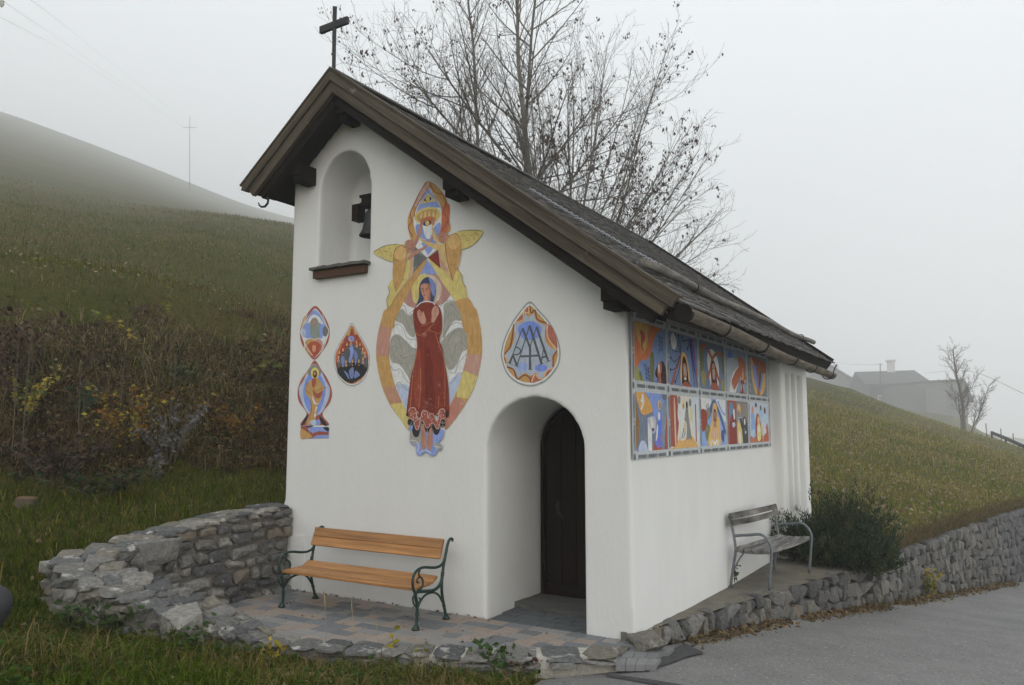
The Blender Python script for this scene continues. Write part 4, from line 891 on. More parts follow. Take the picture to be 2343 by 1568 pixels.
# ---- double vesica with standing figure at the left edge
m = Mural('front', .2469, 641.3, 653.4)
m.poly([(322, 190), (390, 255), (440, 350), (458, 430), (440, 530), (390, 610), (316, 690), (240, 610), (195, 530), (182, 440), (200, 350), (250, 260)], TER)
m.poly([(322, 215), (370, 262), (415, 350), (440, 430), (420, 520), (370, 600), (316, 670), (260, 600), (215, 520), (200, 440), (225, 350), (275, 265)], WHT); m.poly([(185, 430), (215, 300), (240, 290), (215, 400), (200, 440)], OCH); m.poly([(316, 225), (360, 260), (410, 350), (440, 420), (395, 470), (385, 490), (320, 500), (245, 490), (215, 460), (190, 430), (240, 340), (275, 265)], BLU)
m.poly([(280, 290), (318, 270), (365, 300), (400, 360), (350, 340), (318, 300), (270, 340), (250, 350)], WHT); m.poly([(280, 340), (318, 300), (355, 340), (360, 480), (285, 480)], PC(112, 124, 116)); m.poly([(296, 320), (308, 305), (314, 370), (300, 380)], SKN); m.poly([(320, 310), (332, 305), (336, 370), (322, 375)], SKN); m.ell(214, 440, 22, 40, LBL); m.ell(416, 425, 24, 50, PC(92, 98, 98))
m.poly([(230, 590), (232, 520), (280, 490), (340, 490), (390, 520), (390, 580), (316, 665)], OCH); m.poly([(330, 490), (390, 510), (392, 580), (350, 600)], PNK); m.poly([(250, 580), (270, 535), (316, 518), (360, 535), (378, 580), (316, 668)], PC(150, 66, 40)); m.ell(306, 585, 8, 34, PC(186, 130, 84)); m.ell(322, 585, 8, 34, PC(186, 130, 84)); m.line([(228, 600), (228, 520), (280, 492), (316, 505), (352, 492), (392, 520), (394, 590)], 6, WHT)
m.line([(250, 270), (200, 400), (190, 440), (240, 560), (300, 650)], 6, WHT); m.line([(392, 270), (432, 380), (450, 430), (400, 580), (330, 660)], 6, WHT)
m.poly([(318, 694), (380, 780), (440, 870), (478, 980), (462, 1080), (390, 1192), (448, 1300), (192, 1300), (245, 1190), (175, 1080), (162, 980), (195, 870), (260, 780)], TER); m.poly([(318, 700), (250, 790), (195, 880), (260, 790)], OCH)
m.poly([(318, 730), (372, 780), (420, 880), (460, 960), (440, 1070), (370, 1190), (265, 1190), (195, 1070), (175, 960), (215, 880), (265, 780)], LBL); m.poly([(318, 780), (380, 840), (420, 960), (400, 1080), (350, 1190), (285, 1190), (225, 1080), (215, 960), (250, 850)], PC(96, 122, 194)); m.poly([(318, 735), (378, 790), (370, 830), (318, 850), (262, 830), (258, 790)], PC(110, 112, 108))
m.ell(322, 812, 38, 52, PC(184, 164, 70)); m.ell(322, 822, 21, 36, PC(66, 44, 36)); m.ell(320, 816, 12, 18, SKN)
m.poly([(300, 865), (350, 860), (385, 910), (400, 960), (380, 1050), (350, 1110), (340, 1180), (320, 1260), (280, 1290), (240, 1290), (275, 1180), (280, 1060), (240, 1010), (232, 950), (260, 900)], OCH); m.poly([(295, 870), (330, 868), (325, 930), (298, 940)], PC(140, 70, 52)); m.poly([(300, 970), (345, 1000), (395, 975), (370, 1040), (325, 1040)], TER); m.poly([(298, 1020), (330, 1090), (360, 1090), (345, 1100), (310, 1090)], WHT); m.poly([(395, 940), (425, 945), (410, 960)], SKN); m.poly([(330, 1130), (345, 1130), (325, 1180), (335, 1200), (315, 1220)], WHT)
for P in ([(255, 900), (240, 960), (270, 1000)], [(300, 940), (330, 980), (390, 950)], [(280, 1060), (290, 1150), (270, 1250)]): m.line(P, 4, PC(96, 66, 34))
m.rect(192, 1296, 449, 1416, BLU); m.poly([(192, 1300), (300, 1300), (250, 1330), (300, 1370), (360, 1350), (449, 1360), (449, 1385), (350, 1385), (290, 1416), (192, 1416)], PC(134, 66, 48), False); m.poly([(192, 1330), (240, 1350), (300, 1400), (250, 1416), (192, 1416)], OCH); m.rect(300, 1296, 449, 1311, WHT); m.poly([(400, 1315), (449, 1315), (449, 1355), (420, 1340)], DRK); m.poly([(370, 1210), (440, 1295), (400, 1295), (370, 1250)], DRK); m.poly([(230, 1225), (262, 1200), (225, 1280), (200, 1295)], DRK); m.ell(310, 1270, 34, 26, LBL); m.ell(352, 1268, 22, 28, BLU); m.poly([(240, 1305), (320, 1298), (280, 1312)], DRK)
m.build('double pointed-oval mural with a haloed figure in an ochre robe near the left corner')
# ---- monogram drop above the doorway
m = Mural('front', .1543, 1125.3, 665.5)
dp = [(558, 158), (700, 290), (850, 460), (960, 660), (1015, 880), (1000, 1060), (930, 1200), (800, 1340), (660, 1405), (560, 1418), (430, 1395), (300, 1320), (200, 1200), (140, 1020), (136, 900), (180, 720), (280, 500), (400, 320)]
sc = lambda k: [(574 + (x - 574) * k, 850 + (y - 850) * k) for x, y in dp]
m.poly(sc(1), PC(120, 128, 128)); m.poly(sc(.955), WHT); m.poly(sc(.905), OCH)
for P in ([(555, 215), (470, 330), (350, 470), (480, 440), (480, 320), (520, 360), (555, 300)], [(810, 490), (900, 560), (955, 700), (970, 860), (900, 820), (820, 740), (790, 640)], [(580, 1240), (640, 1215), (700, 1290), (740, 1320), (580, 1365)], [(770, 1280), (800, 1190), (890, 1150), (840, 1240)], [(185, 950), (230, 1000), (215, 1110), (180, 1010)]): m.poly(P, PC(150, 84, 66))
m.poly([(490, 330), (520, 370), (570, 380), (620, 335), (645, 420), (700, 480), (790, 510), (790, 620), (790, 740), (850, 830), (950, 890), (890, 980), (900, 1130), (800, 1190), (760, 1290), (710, 1290), (650, 1220), (575, 1260), (490, 1220), (390, 1280), (340, 1190), (230, 1120), (240, 1020), (200, 950), (280, 850), (335, 700), (340, 500), (460, 460)], PC(138, 148, 162))
m.ell(560, 590, 175, 140, PC(96, 118, 188)); m.ell(455, 1130, 85, 70, PC(120, 140, 190)); m.ell(730, 1145, 95, 55, PC(96, 118, 188))
for P in ([(550, 230), (540, 330), (470, 320), (460, 430), (350, 475)], [(820, 500), (830, 700), (960, 870)], [(585, 1360), (640, 1240), (700, 1300), (760, 1300)], [(770, 1280), (810, 1190), (890, 1150)], [(190, 960), (225, 1030), (215, 1110)]): m.line(P, 20, PC(200, 148, 100))
for P in ([(565, 230), (580, 330), (645, 290), (670, 420), (810, 480)], [(325, 500), (300, 700), (270, 830), (190, 940)], [(960, 890), (915, 980), (905, 1130)], [(220, 1130), (320, 1170), (380, 1310), (480, 1250), (560, 1290), (575, 1360)]): m.line(P, 20, PC(116, 62, 38))
LT = PC(72, 78, 80)
for P, w in (([(262, 1075), (455, 555)], 16), ([(455, 555), (560, 830)], 32), ([(372, 1115), (560, 515)], 16), ([(560, 515), (738, 1085)], 34), ([(570, 820), (662, 535)], 14), ([(662, 535), (838, 1050)], 32), ([(566, 820), (566, 1165)], 32), ([(425, 975), (700, 960)], 30), ([(735, 1060), (765, 860)], 14), ([(735, 995), (820, 970)], 26), ([(315, 960), (372, 1110)], 28), ([(262, 1075), (320, 940)], 30)): m.line(P, w, LT, False)
m.line([(360, 835), (410, 860), (425, 900), (385, 945), (310, 948)], 18, LT)
for x, y, a in ((258, 1075, 12), (365, 1115, 14), (572, 1167, 0), (736, 1088, -12), (838, 1050, -12)): m.line([(x - 36, y - a), (x + 36, y + a)], 9, LT, False)
m.build('drop-shaped medallion with interlaced grey lettering on blue above the doorway')

# ---- long wall: ten painted panels in a stencilled grey frame
ycol = [.05, .976, 1.995, 3.048, 4.098, 5.24]; ztop, zmid, zbot = 2.90, 2.245, 1.625
class Panel(Mural):
    def __init__(s, yz): s.pl = 'side'; s.yz = yz; s.b = MB(); s.layer = 4
    def at(s, u, v):
        y0, y1, z0, z1 = s.yz; u = min(max(u, 0), 100); v = min(max(v, 0), 100)
        return Vector((.0014 + .00010 * s.layer, y0 + (y1 - y0) * u / 100, z1 + (z0 - z1) * v / 100))
fr = Panel((0.012, 5.345, 1.585, 2.945)); fr.layer = 0; fr.rect(0, 0, 100, 100, PC(152, 157, 160, 1.72)); SG = PC(92, 97, 100, 1.7)
fu = lambda y: (y - .012) / 5.333 * 100; fv = lambda z: (2.945 - z) / 1.36 * 100
for z in (2.918, 2.262, 1.608):
    for a, b in zip(ycol, ycol[1:]):
        L = b - a
        for k in range(3): y0 = a + L * (.10 + .285 * k); fr.rect(fu(y0), fv(z + .016), fu(y0 + L * .215), fv(z - .016), SG)
        for k in range(2): fr.ell(fu(a + L * (.35 + .285 * k)), fv(z), .16, 1.1, SG)
    for y in ycol: fr.ell(fu(y if y > .1 else .05), fv(z), .38, 2.4, SG)
for y in ycol:
    for (z0, z1) in ((2.32, 2.85), (1.665, 2.19)):
        h = z1 - z0; fr.rect(fu(y - .010), fv(z1), fu(y + .010), fv(z0 + h * .56), SG); fr.rect(fu(y - .010), fv(z0 + h * .44), fu(y + .010), fv(z0), SG); fr.ell(fu(y), fv((z0 + z1) / 2), .16, 1.3, SG)
fr.build('grey stencilled frame of bars and dots around the ten painted panels', 'mural_frame')
def panel(c, r):
    y0, y1 = ycol[c] + .045, ycol[c + 1] - .045; z0, z1 = (2.31, 2.868) if r == 0 else (1.655, 2.205); return Panel((y0, y1, z0, z1))
DB = PC(72, 88, 120); MB_ = PC(96, 114, 150)
p = panel(0, 0); p.rect(0, 0, 100, 100, PC(98, 118, 158)); p.poly([(0, 0), (85, 0), (70, 12), (58, 30), (50, 50), (36, 62), (18, 66), (8, 80), (0, 100)], PC(168, 90, 44)); p.poly([(2, 2), (40, 2), (42, 20), (34, 45), (24, 52), (16, 38), (6, 20)], PC(168, 130, 52)); p.poly([(18, 14), (30, 16), (32, 28), (24, 38), (28, 50), (20, 44), (20, 26)], PC(150, 60, 40)); p.poly([(48, 52), (58, 48), (60, 80), (56, 100), (48, 100), (46, 70)], DGN)
p.poly([(2, 100), (6, 76), (14, 84), (28, 100)], PC(128, 134, 62)); p.poly([(80, 62), (90, 60), (99, 75), (100, 100), (78, 100), (74, 92), (66, 90), (62, 84), (68, 72), (76, 66)], PC(64, 44, 40)); p.poly([(72, 68), (82, 63), (84, 78), (76, 90), (70, 84)], PC(156, 88, 66)); p.poly([(72, 70), (76, 67), (77, 80), (74, 80)], WHT); p.poly([(74, 90), (80, 86), (82, 100), (76, 100)], PC(146, 90, 72))
for P in ([(78, 14), (80, 30), (78, 46)], [(84, 16), (88, 28), (86, 42)], [(30, 70), (34, 84), (36, 98)], [(14, 84), (18, 92), (20, 99)], [(40, 74), (42, 90), (44, 99)]):
    p.line(P, 1.2, NAV)
    for k in range(4): x = P[0][0] + (P[2][0] - P[0][0]) * k / 4; y = P[0][1] + (P[2][1] - P[0][1]) * k / 4; p.line([(x - 4, y + 1), (x, y + 4), (x + 4, y + 1)], .9, PC(50, 64, 70))
for x in (69, 73, 77): p.line([(x, 90), (x - 1, 99)], 1.2, PC(140, 40, 36))
p.build('painted panel of a praying bowed head under an orange sky', 'mural_panel')
p = panel(1, 0); p.rect(0, 0, 100, 100, MB_); p.ell(16, 18, 10, 16, WHT); p.poly([(68, 4), (90, 20), (94, 60), (86, 70), (76, 40)], PC(62, 92, 176)); p.poly([(78, 2), (84, 2), (99, 76), (95, 78)], TER, False); p.poly([(36, 40), (42, 40), (10, 100), (2, 100)], TER, False); p.poly([(42, 40), (50, 34), (58, 40), (66, 62), (68, 90), (60, 100), (42, 100), (36, 78)], PC(186, 150, 80)); p.poly([(44, 50), (50, 42), (58, 50), (63, 74), (66, 90), (74, 100), (44, 100), (42, 80)], PC(58, 42, 38)); p.poly([(46, 58), (56, 56), (58, 76), (54, 88), (48, 84)], PC(150, 92, 68)); p.poly([(44, 96), (54, 90), (66, 94), (72, 100), (44, 100)], PC(138, 72, 50)); p.ell(53, 85, 4, 2.5, WHT); p.line([(50, 60), (51, 78)], 1.6, WHT); p.line([(56, 62), (56, 80)], 1.4, WHT)
for P in ([(4, 20), (12, 34), (30, 36)], [(6, 50), (18, 56), (36, 42)], [(4, 72), (20, 68), (36, 46)], [(18, 94), (32, 70), (38, 50)], [(20, 4), (30, 20), (34, 36)], [(32, 4), (36, 20), (36, 36)], [(44, 6), (40, 22), (38, 40)], [(62, 26), (70, 14), (80, 6)], [(50, 12), (64, 8), (78, 6)], [(74, 20), (80, 60), (86, 98)], [(76, 16), (86, 60), (97, 96)]): p.line(P, 1.5, PC(34, 36, 48)); p.ell(P[0][0], P[0][1], 1.8, 3, PC(34, 36, 48))
p.build('painted panel of a bearded face amid dark thorny lashes', 'mural_panel')
p = panel(2, 0); p.rect(0, 0, 100, 100, PC(92, 106, 130)); p.poly([(0, 10), (12, 14), (14, 60), (8, 70), (0, 60)], DGN); p.poly([(88, 20), (100, 16), (100, 62), (92, 60)], DGN); p.poly([(4, 66), (18, 64), (22, 80), (14, 96), (6, 86)], PC(124, 122, 66)); p.poly([(84, 80), (94, 74), (100, 98), (86, 98)], PC(124, 122, 66)); p.poly([(34, 18), (52, 14), (68, 26), (76, 50), (74, 80), (68, 100), (44, 100), (34, 70), (28, 40)], WHT)
for P in ([(2, 18), (20, 8), (34, 18), (48, 34), (60, 50), (70, 70), (80, 82)], [(92, 24), (76, 18), (60, 24), (48, 36), (38, 60), (26, 78)]): p.line(P, 7.5, PC(150, 78, 54))
p.poly([(46, 40), (54, 38), (62, 48), (66, 80), (68, 100), (46, 100), (42, 78), (42, 54)], PC(74, 52, 50)); p.poly([(47, 46), (58, 46), (60, 70), (54, 78), (48, 72)], PC(158, 120, 104)); p.poly([(44, 86), (66, 86), (72, 100), (42, 100)], PC(138, 76, 60)); p.line([(48, 55), (53, 52)], 1.5, DRK); p.line([(56, 54), (61, 53)], 1.5, DRK); p.line([(54, 54), (54, 66)], 1.4, WHT); p.build('painted panel of a bearded man under two crossing red branches', 'mural_panel')
p = panel(3, 0); p.rect(0, 0, 100, 100, PC(118, 130, 148)); p.ell(20, 22, 13, 18, PC(76, 104, 180)); p.poly([(0, 30), (60, 26), (30, 100), (0, 100)], PC(140, 148, 156)); p.poly([(60, 36), (72, 40), (40, 100), (24, 100), (12, 96), (30, 56)], WHT); p.poly([(56, 12), (70, 14), (90, 22), (96, 36), (92, 50), (99, 62), (92, 74), (80, 76), (70, 62), (60, 70), (38, 92), (28, 88), (24, 72), (48, 46), (60, 36)], PC(156, 88, 58)); p.poly([(76, 42), (84, 42), (84, 64), (76, 66)], PC(184, 132, 80)); p.line([(74, 46), (82, 45)], 2, NAV); p.line([(68, 60), (74, 74), (86, 72), (94, 66)], 2.4, WHT); p.poly([(68, 68), (86, 72), (80, 84), (88, 100), (62, 100), (70, 84)], PC(120, 62, 48)); p.line([(74, 76), (68, 96)], 2, WHT); p.line([(80, 78), (84, 98)], 2, WHT); p.build('painted panel of a head wrapped in a terracotta veil', 'mural_panel')
p = panel(4, 0); p.rect(0, 0, 100, 100, PC(104, 112, 112)); p.poly([(18, 6), (80, 10), (92, 40), (88, 80), (60, 100), (36, 96), (18, 60), (14, 30)], PC(178, 138, 62)); p.poly([(28, 20), (70, 24), (78, 50), (66, 84), (50, 90), (36, 74), (26, 44)], PC(98, 124, 186)); p.poly([(20, 4), (90, 12), (92, 36), (70, 40), (40, 26)], PC(142, 78, 58)); p.poly([(44, 26), (60, 26), (62, 50), (56, 80), (60, 100), (44, 100), (48, 70), (42, 46)], PC(132, 94, 80)); p.poly([(60, 40), (68, 44), (60, 80), (56, 70)], PC(70, 66, 66)); p.line([(46, 34), (52, 33)], 2, DRK)
for k in range(6): p.line([(6, 10 + 15 * k), (8, 18 + 15 * k)], 1.6, WHT); p.line([(94, 40 + 10 * k), (95, 46 + 10 * k)], 1.4, WHT)
p.build('painted panel of an upturned face in a blue and gold oval', 'mural_panel')
p = panel(0, 1); p.rect(0, 0, 100, 100, PC(104, 126, 182)); p.poly([(0, 0), (40, 8), (60, 60), (58, 100), (8, 100), (0, 60)], PC(96, 106, 124)); p.poly([(58, 50), (100, 10), (100, 60), (90, 100), (70, 100), (64, 74)], PC(106, 118, 138)); p.poly([(0, 8), (10, 50), (8, 80), (0, 100)], PC(122, 88, 42), False); p.poly([(2, 0), (30, 2), (52, 28), (40, 36), (20, 38), (10, 24)], PC(178, 128, 48)); p.poly([(20, 2), (26, 14), (22, 26), (18, 30), (24, 22), (14, 14), (18, 12)], WHT); p.line([(22, 4), (25, 16), (16, 30)], 3.4, WHT); p.rect(36, 48, 48, 100, WHT); p.poly([(36, 44), (60, 42), (60, 66), (50, 70), (40, 56)], PC(134, 146, 174)); p.poly([(44, 44), (54, 46), (56, 62), (50, 66), (46, 58)], PC(180, 170, 150)); p.poly([(48, 62), (56, 62), (52, 68)], BRN); p.poly([(8, 100), (14, 84), (26, 84), (34, 100)], LBL); p.poly([(100, 30), (94, 60), (88, 100), (100, 100)], TER, False); p.poly([(50, 100), (58, 84), (74, 80), (80, 100)], PC(150, 72, 52), False); p.ell(92, 4, 9, 7, PC(92, 96, 100)); p.ell(74, 20, 5, 9, PC(196, 156, 72)); p.ell(75, 21, 3, 6, SKN); p.poly([(70, 34), (78, 32), (80, 60), (78, 80), (82, 90), (68, 96), (58, 86), (66, 60), (68, 44)], PC(72, 100, 190)); p.poly([(64, 60), (68, 56), (66, 76), (60, 84)], WHT); p.poly([(72, 76), (76, 74), (72, 92), (68, 92)], PC(150, 84, 66)); p.ell(72, 40, 4, 8, WHT); p.build('painted panel of a blue-robed woman visited by a white dove', 'mural_panel')
p = panel(1, 1); p.rect(0, 0, 100, 100, PC(196, 170, 156, 1.8)); p.poly([(70, 0), (100, 0), (100, 100), (86, 100), (78, 40)], PC(162, 172, 188)); p.rect(0, 0, 22, 96, TER); p.poly([(18, 96), (28, 50), (26, 20), (22, 0), (20, 96)], TER); p.poly([(12, 14), (16, 12), (18, 90), (14, 92)], PC(190, 150, 130)); p.rect(86, 14, 90, 90, PC(140, 76, 66)); p.ell(34, 34, 10, 22, WHT); p.ell(30, 8, 5, 8, STG); p.ell(68, 12, 5, 8, STG); p.ell(72, 34, 4, 14, PC(190, 172, 110)); p.poly([(0, 100), (12, 96), (32, 78), (74, 78), (96, 100)], PC(180, 136, 62), False); p.poly([(40, 26), (48, 22), (50, 40), (54, 60), (50, 82), (32, 84), (36, 60), (42, 44)], WHT); p.poly([(52, 24), (56, 12), (60, 14), (62, 40), (72, 88), (66, 82), (54, 84), (54, 54), (48, 46)], PC(112, 114, 112)); p.ell(44, 18, 4.5, 8, PC(196, 164, 110)); p.ell(44, 20, 2.6, 5, SKN); p.ell(56, 16, 3, 7, DRK); p.ell(48, 62, 3, 14, PC(176, 158, 84)); p.line([(36, 82), (44, 62)], 3, STG); p.line([(42, 82), (48, 68)], 2.4, STG); p.line([(46, 44), (50, 48)], 2.4, SKN); p.build('painted panel of two embracing women in white and grey', 'mural_panel')
p = panel(2, 1); p.rect(0, 0, 100, 100, PC(112, 138, 206)); p.poly([(0, 0), (40, 0), (28, 20), (0, 24)], PC(178, 186, 196, 1.8)); p.poly([(30, 26), (50, 2), (70, 20), (100, 70), (94, 74), (66, 26), (52, 12), (36, 36), (26, 44)], DB); p.poly([(60, 0), (100, 0), (100, 50), (80, 30)], PC(170, 178, 192, 1.8)); p.line([(66, 4), (84, 26), (98, 34)], 5, BLU); p.poly([(0, 26), (18, 26), (24, 44), (18, 62), (6, 70), (0, 60)], PC(132, 62, 46)); p.line([(26, 10), (28, 36)], 3, PC(96, 100, 88)); p.line([(20, 14), (26, 36)], 2.4, PC(96, 100, 88)); p.ell(28, 30, 7, 10, PC(112, 112, 100)); p.ell(24, 72, 11, 18, PC(104, 106, 72)); p.poly([(80, 70), (92, 68), (88, 94), (78, 84)], PC(66, 78, 128)); p.poly([(46, 14), (54, 8), (62, 14), (64, 36), (72, 42), (74, 60), (72, 100), (24, 100), (34, 60), (42, 40)], PC(188, 146, 66)); p.poly([(48, 26), (54, 22), (60, 30), (58, 50), (48, 50)], PC(70, 48, 40)); p.ell(54, 36, 4.5, 10, SKN); p.ell(52, 58, 6, 12, SKN); p.poly([(42, 66), (48, 60), (56, 62), (60, 80), (48, 86), (40, 78)], PC(176, 130, 104)); p.line([(46, 66), (50, 84)], 1.6, WHT); p.line([(54, 64), (58, 82)], 1.6, WHT); p.poly([(36, 86), (50, 92), (62, 84), (52, 100), (46, 98)], WHT); p.rect(32, 90, 37, 100, WHT); p.rect(60, 88, 65, 100, WHT); p.build('painted panel of a golden-robed mother with child beneath a blue tent', 'mural_panel')
p = panel(3, 1); p.rect(0, 0, 100, 100, PC(116, 108, 106)); p.rect(0, 0, 40, 100, PC(140, 76, 66)); p.poly([(8, 14), (18, 4), (28, 16), (28, 60), (8, 60)], PC(86, 118, 146)); p.poly([(44, 20), (54, 2), (66, 18), (68, 44), (44, 44)], PC(112, 124, 126)); p.poly([(74, 20), (84, 4), (98, 14), (99, 50), (76, 60)], PC(122, 116, 104)); p.ell(55, 18, 9, 12, PC(190, 144, 70)); p.ell(54, 28, 4.5, 8, SKN); p.poly([(46, 52), (56, 48), (66, 70), (68, 98), (48, 100), (44, 80)], PC(196, 158, 82)); p.poly([(52, 70), (58, 76), (60, 98), (50, 96)], WHT); p.poly([(10, 44), (28, 30), (38, 46), (38, 100), (8, 100)], PC(122, 56, 50)); p.poly([(26, 22), (32, 20), (34, 40), (28, 42)], WHT); p.poly([(20, 52), (32, 50), (34, 58), (24, 62)], PC(150, 160, 178)); p.poly([(72, 46), (84, 36), (94, 50), (96, 100), (72, 100)], PC(70, 70, 76)); p.ell(82, 48, 4, 8, WHT); p.poly([(80, 62), (84, 72), (90, 70), (84, 78)], PC(160, 176, 208)); p.line([(46, 40), (68, 38)], 2, PC(150, 160, 166)); p.line([(46, 46), (68, 44)], 2, PC(150, 160, 166)); p.poly([(58, 40), (68, 44), (70, 66), (62, 60)], PC(66, 70, 76)); p.build('painted panel of three robed figures in arched niches', 'mural_panel')
p = panel(4, 1); p.rect(0, 0, 100, 100, PC(158, 168, 182)); p.rect(0, 84, 100, 100, PC(160, 96, 66)); p.poly([(8, 30), (22, 26), (28, 50), (26, 84), (10, 86), (6, 60)], PC(112, 142, 200)); p.ell(16, 18, 6, 9, PC(176, 120, 96)); p.poly([(30, 44), (40, 26), (54, 40), (60, 70), (60, 96), (34, 96), (28, 70)], PC(138, 74, 60)); p.ell(46, 46, 7, 12, PC(196, 144, 90)); p.poly([(38, 58), (54, 56), (56, 92), (38, 94)], PC(206, 168, 100)); p.ell(47, 68, 6, 7, WHT); p.poly([(50, 12), (66, 6), (72, 30), (64, 50), (54, 46)], PC(136, 160, 206)); p.poly([(74, 20), (86, 14), (94, 36), (92, 60), (80, 62)], PC(146, 166, 204)); p.ell(82, 18, 5, 9, PC(86, 62, 56)); p.ell(60, 12, 4, 7, PC(96, 66, 60)); p.poly([(78, 80), (92, 52), (98, 70), (98, 96), (74, 96)], PC(158, 78, 58)); p.poly([(74, 72), (86, 66), (84, 80)], WHT); p.line([(64, 52), (68, 92)], 4, PC(196, 160, 100)); p.ell(34, 6, 6, 6, PC(70, 76, 96)); p.ell(16, 76, 8, 10, PC(140, 164, 206)); p.build('painted panel of a crowd in pale blue and red robes', 'mural_panel')
# ================================================================== BENCHES
bench = thing('park_bench', 'wooden park bench with dark green cast-iron scroll ends against the gable wall', 'bench', (-2.77, -.45, 0))
XBR, XBL = -1.885, -3.655
def bz(x, y): p = side(x * .2066 + 604.86, y * .2066 + 1173.4, XBR); return (p.y, p.z)
def frame_end(X):
    P3 = lambda L: smooth_path([(X, *bz(*q)) for q in L])
    fr = MB()
    back = P3([(2078, 318), (2082, 296), (2066, 286), (2046, 300), (2028, 350), (2012, 430), (1998, 500), (1986, 560), (1976, 640), (1966, 720)]); fr.tube(back, [.011] * 4 + [.014] * (len(back) - 4), 8)
    arm = P3([(1996, 505), (1975, 560), (1925, 598), (1860, 608), (1770, 604), (1710, 622), (1662, 672), (1642, 740), (1644, 830), (1662, 880)]); fr.tube(arm, .0135, 8)
    scroll = P3([(1722, 640), (1708, 665), (1716, 700), (1748, 735), (1754, 790), (1735, 840), (1698, 855)]); fr.tube(scroll, .0095, 6)
    sp = P3([(1728, 705), (1700, 725), (1686, 750), (1694, 775), (1708, 768)]); fr.tube(sp, .009, 6)
    rail = P3([(1665, 885), (1720, 872), (1800, 868), (1870, 858), (1925, 820), (1958, 760), (1968, 700)]); fr.tube(rail, .016, 8)
    fr.build('end_frame', M['cast'], bench, smooth=True)
    leg = MB(); fl = P3([(1668, 880), (1672, 930), (1686, 1000), (1690, 1070), (1690, 1130), (1684, 1220), (1674, 1295)]); leg.tube(fl, [.017] * 8 + [.0145] * (len(fl) - 8), 8)
    loop = P3([(1664, 905), (1642, 945), (1650, 1000), (1680, 1050)]); leg.tube(loop, .009, 6)
    lp2 = P3([(1700, 1000), (1722, 975), (1722, 948), (1708, 942)]); leg.tube(lp2, .008, 6)
    f = fl[-1]; base = f.copy(); base.z = 0
    leg.tube([base + Vector((0, 0, .004)), base + Vector((0, 0, .018)), base + Vector((0, 0, .034)), base + Vector((0, 0, .05))], [.040, .036, .022, .016], 12)
    for q in ((1690, 1112), (1690, 1132), (1682, 1262)): c = Vector((X, *bz(*q))); leg.tube([c + Vector((0, 0, -.008)), c, c + Vector((0, 0, .008))], [.017, .022, .017], 10)
    leg.build('leg', M['cast'], bench, smooth=True)
    leg = MB(); rl = P3([(1966, 720), (1962, 830), (1968, 920), (1985, 1020), (1998, 1090), (2012, 1180)]); leg.tube(rl, [.0145] * len(rl), 8)
    base = rl[-1].copy(); base.z = 0
    leg.tube([base + Vector((0, 0, .004)), base + Vector((0, 0, .018)), base + Vector((0, 0, .034)), base + Vector((0, 0, .05))], [.040, .036, .022, .016], 12)
    for q in ((1972, 665), (1970, 690), (1986, 1028), (2008, 1145)): c = Vector((X, *bz(*q))); leg.tube([c + Vector((0, 0, -.008)), c, c + Vector((0, 0, .008))], [.017, .021, .017], 10)
    leg.build('leg', M['cast'], bench, smooth=True)
    br = MB(); br.tube(P3([(1694, 1060), (1722, 990), (1765, 925), (1820, 892), (1880, 884), (1930, 915), (1968, 985), (1985, 1025)]), .0105, 6); br.build('brace', M['cast'], bench, smooth=True)
frame_end(XBR); frame_end(XBL)
def slat(name, y, z, w, t, tilt, m, x0=XBL + .005, x1=XBR - .018, parent=bench):
    me = bmesh.new(); bmesh.ops.create_cube(me, size=1)
    for v in me.verts: v.co = Vector((v.co.x * (x1 - x0), v.co.y * w, v.co.z * t))
    bmesh.ops.bevel(me, geom=me.edges[:], offset=.005, segments=1, affect='EDGES')
    d = bpy.data.meshes.new(name); me.to_mesh(d); me.free(); d.materials.append(m)
    d.transform(Matrix.Translation(((x0 + x1) / 2, y, z)) @ Matrix.Rotation(tilt, 4, 'X')); return obj(name, d, parent)
ya, za = bz(2008, 345); yb_, zb_ = bz(1985, 450)
ti = math.atan2(za - zb_, ya - yb_)
slat('back_slat', ya - .022, za, .098, .032, ti, M['bench_wood']); slat('back_slat', yb_ - .022, zb_ - .005, .098, .032, ti, M['bench_wood'])
yf, zf = bz(1665, 868); yr, zr = bz(1925, 770)
slat('seat_slat', yf + .055, zf + .012, .105, .03, 0, M['bench_wood']); slat('seat_slat', yf + .155, zf + .016, .082, .03, .02, M['bench_wood']); slat('seat_slat', yf + .242, zf + .019, .078, .03, .03, M['bench_wood']); slat('seat_slat', yf + .335, zf + .045, .10, .03, .52, M['bench_wood'])
for X in (XBL + .03, XBR - .045):
    for (y, z) in ((ya, za), (yb_, zb_)): MB().tube([(X, y - .045, z - .012), (X, y - .036, z - .010)], .008, 8).build('bolt', M['chain'], bench)

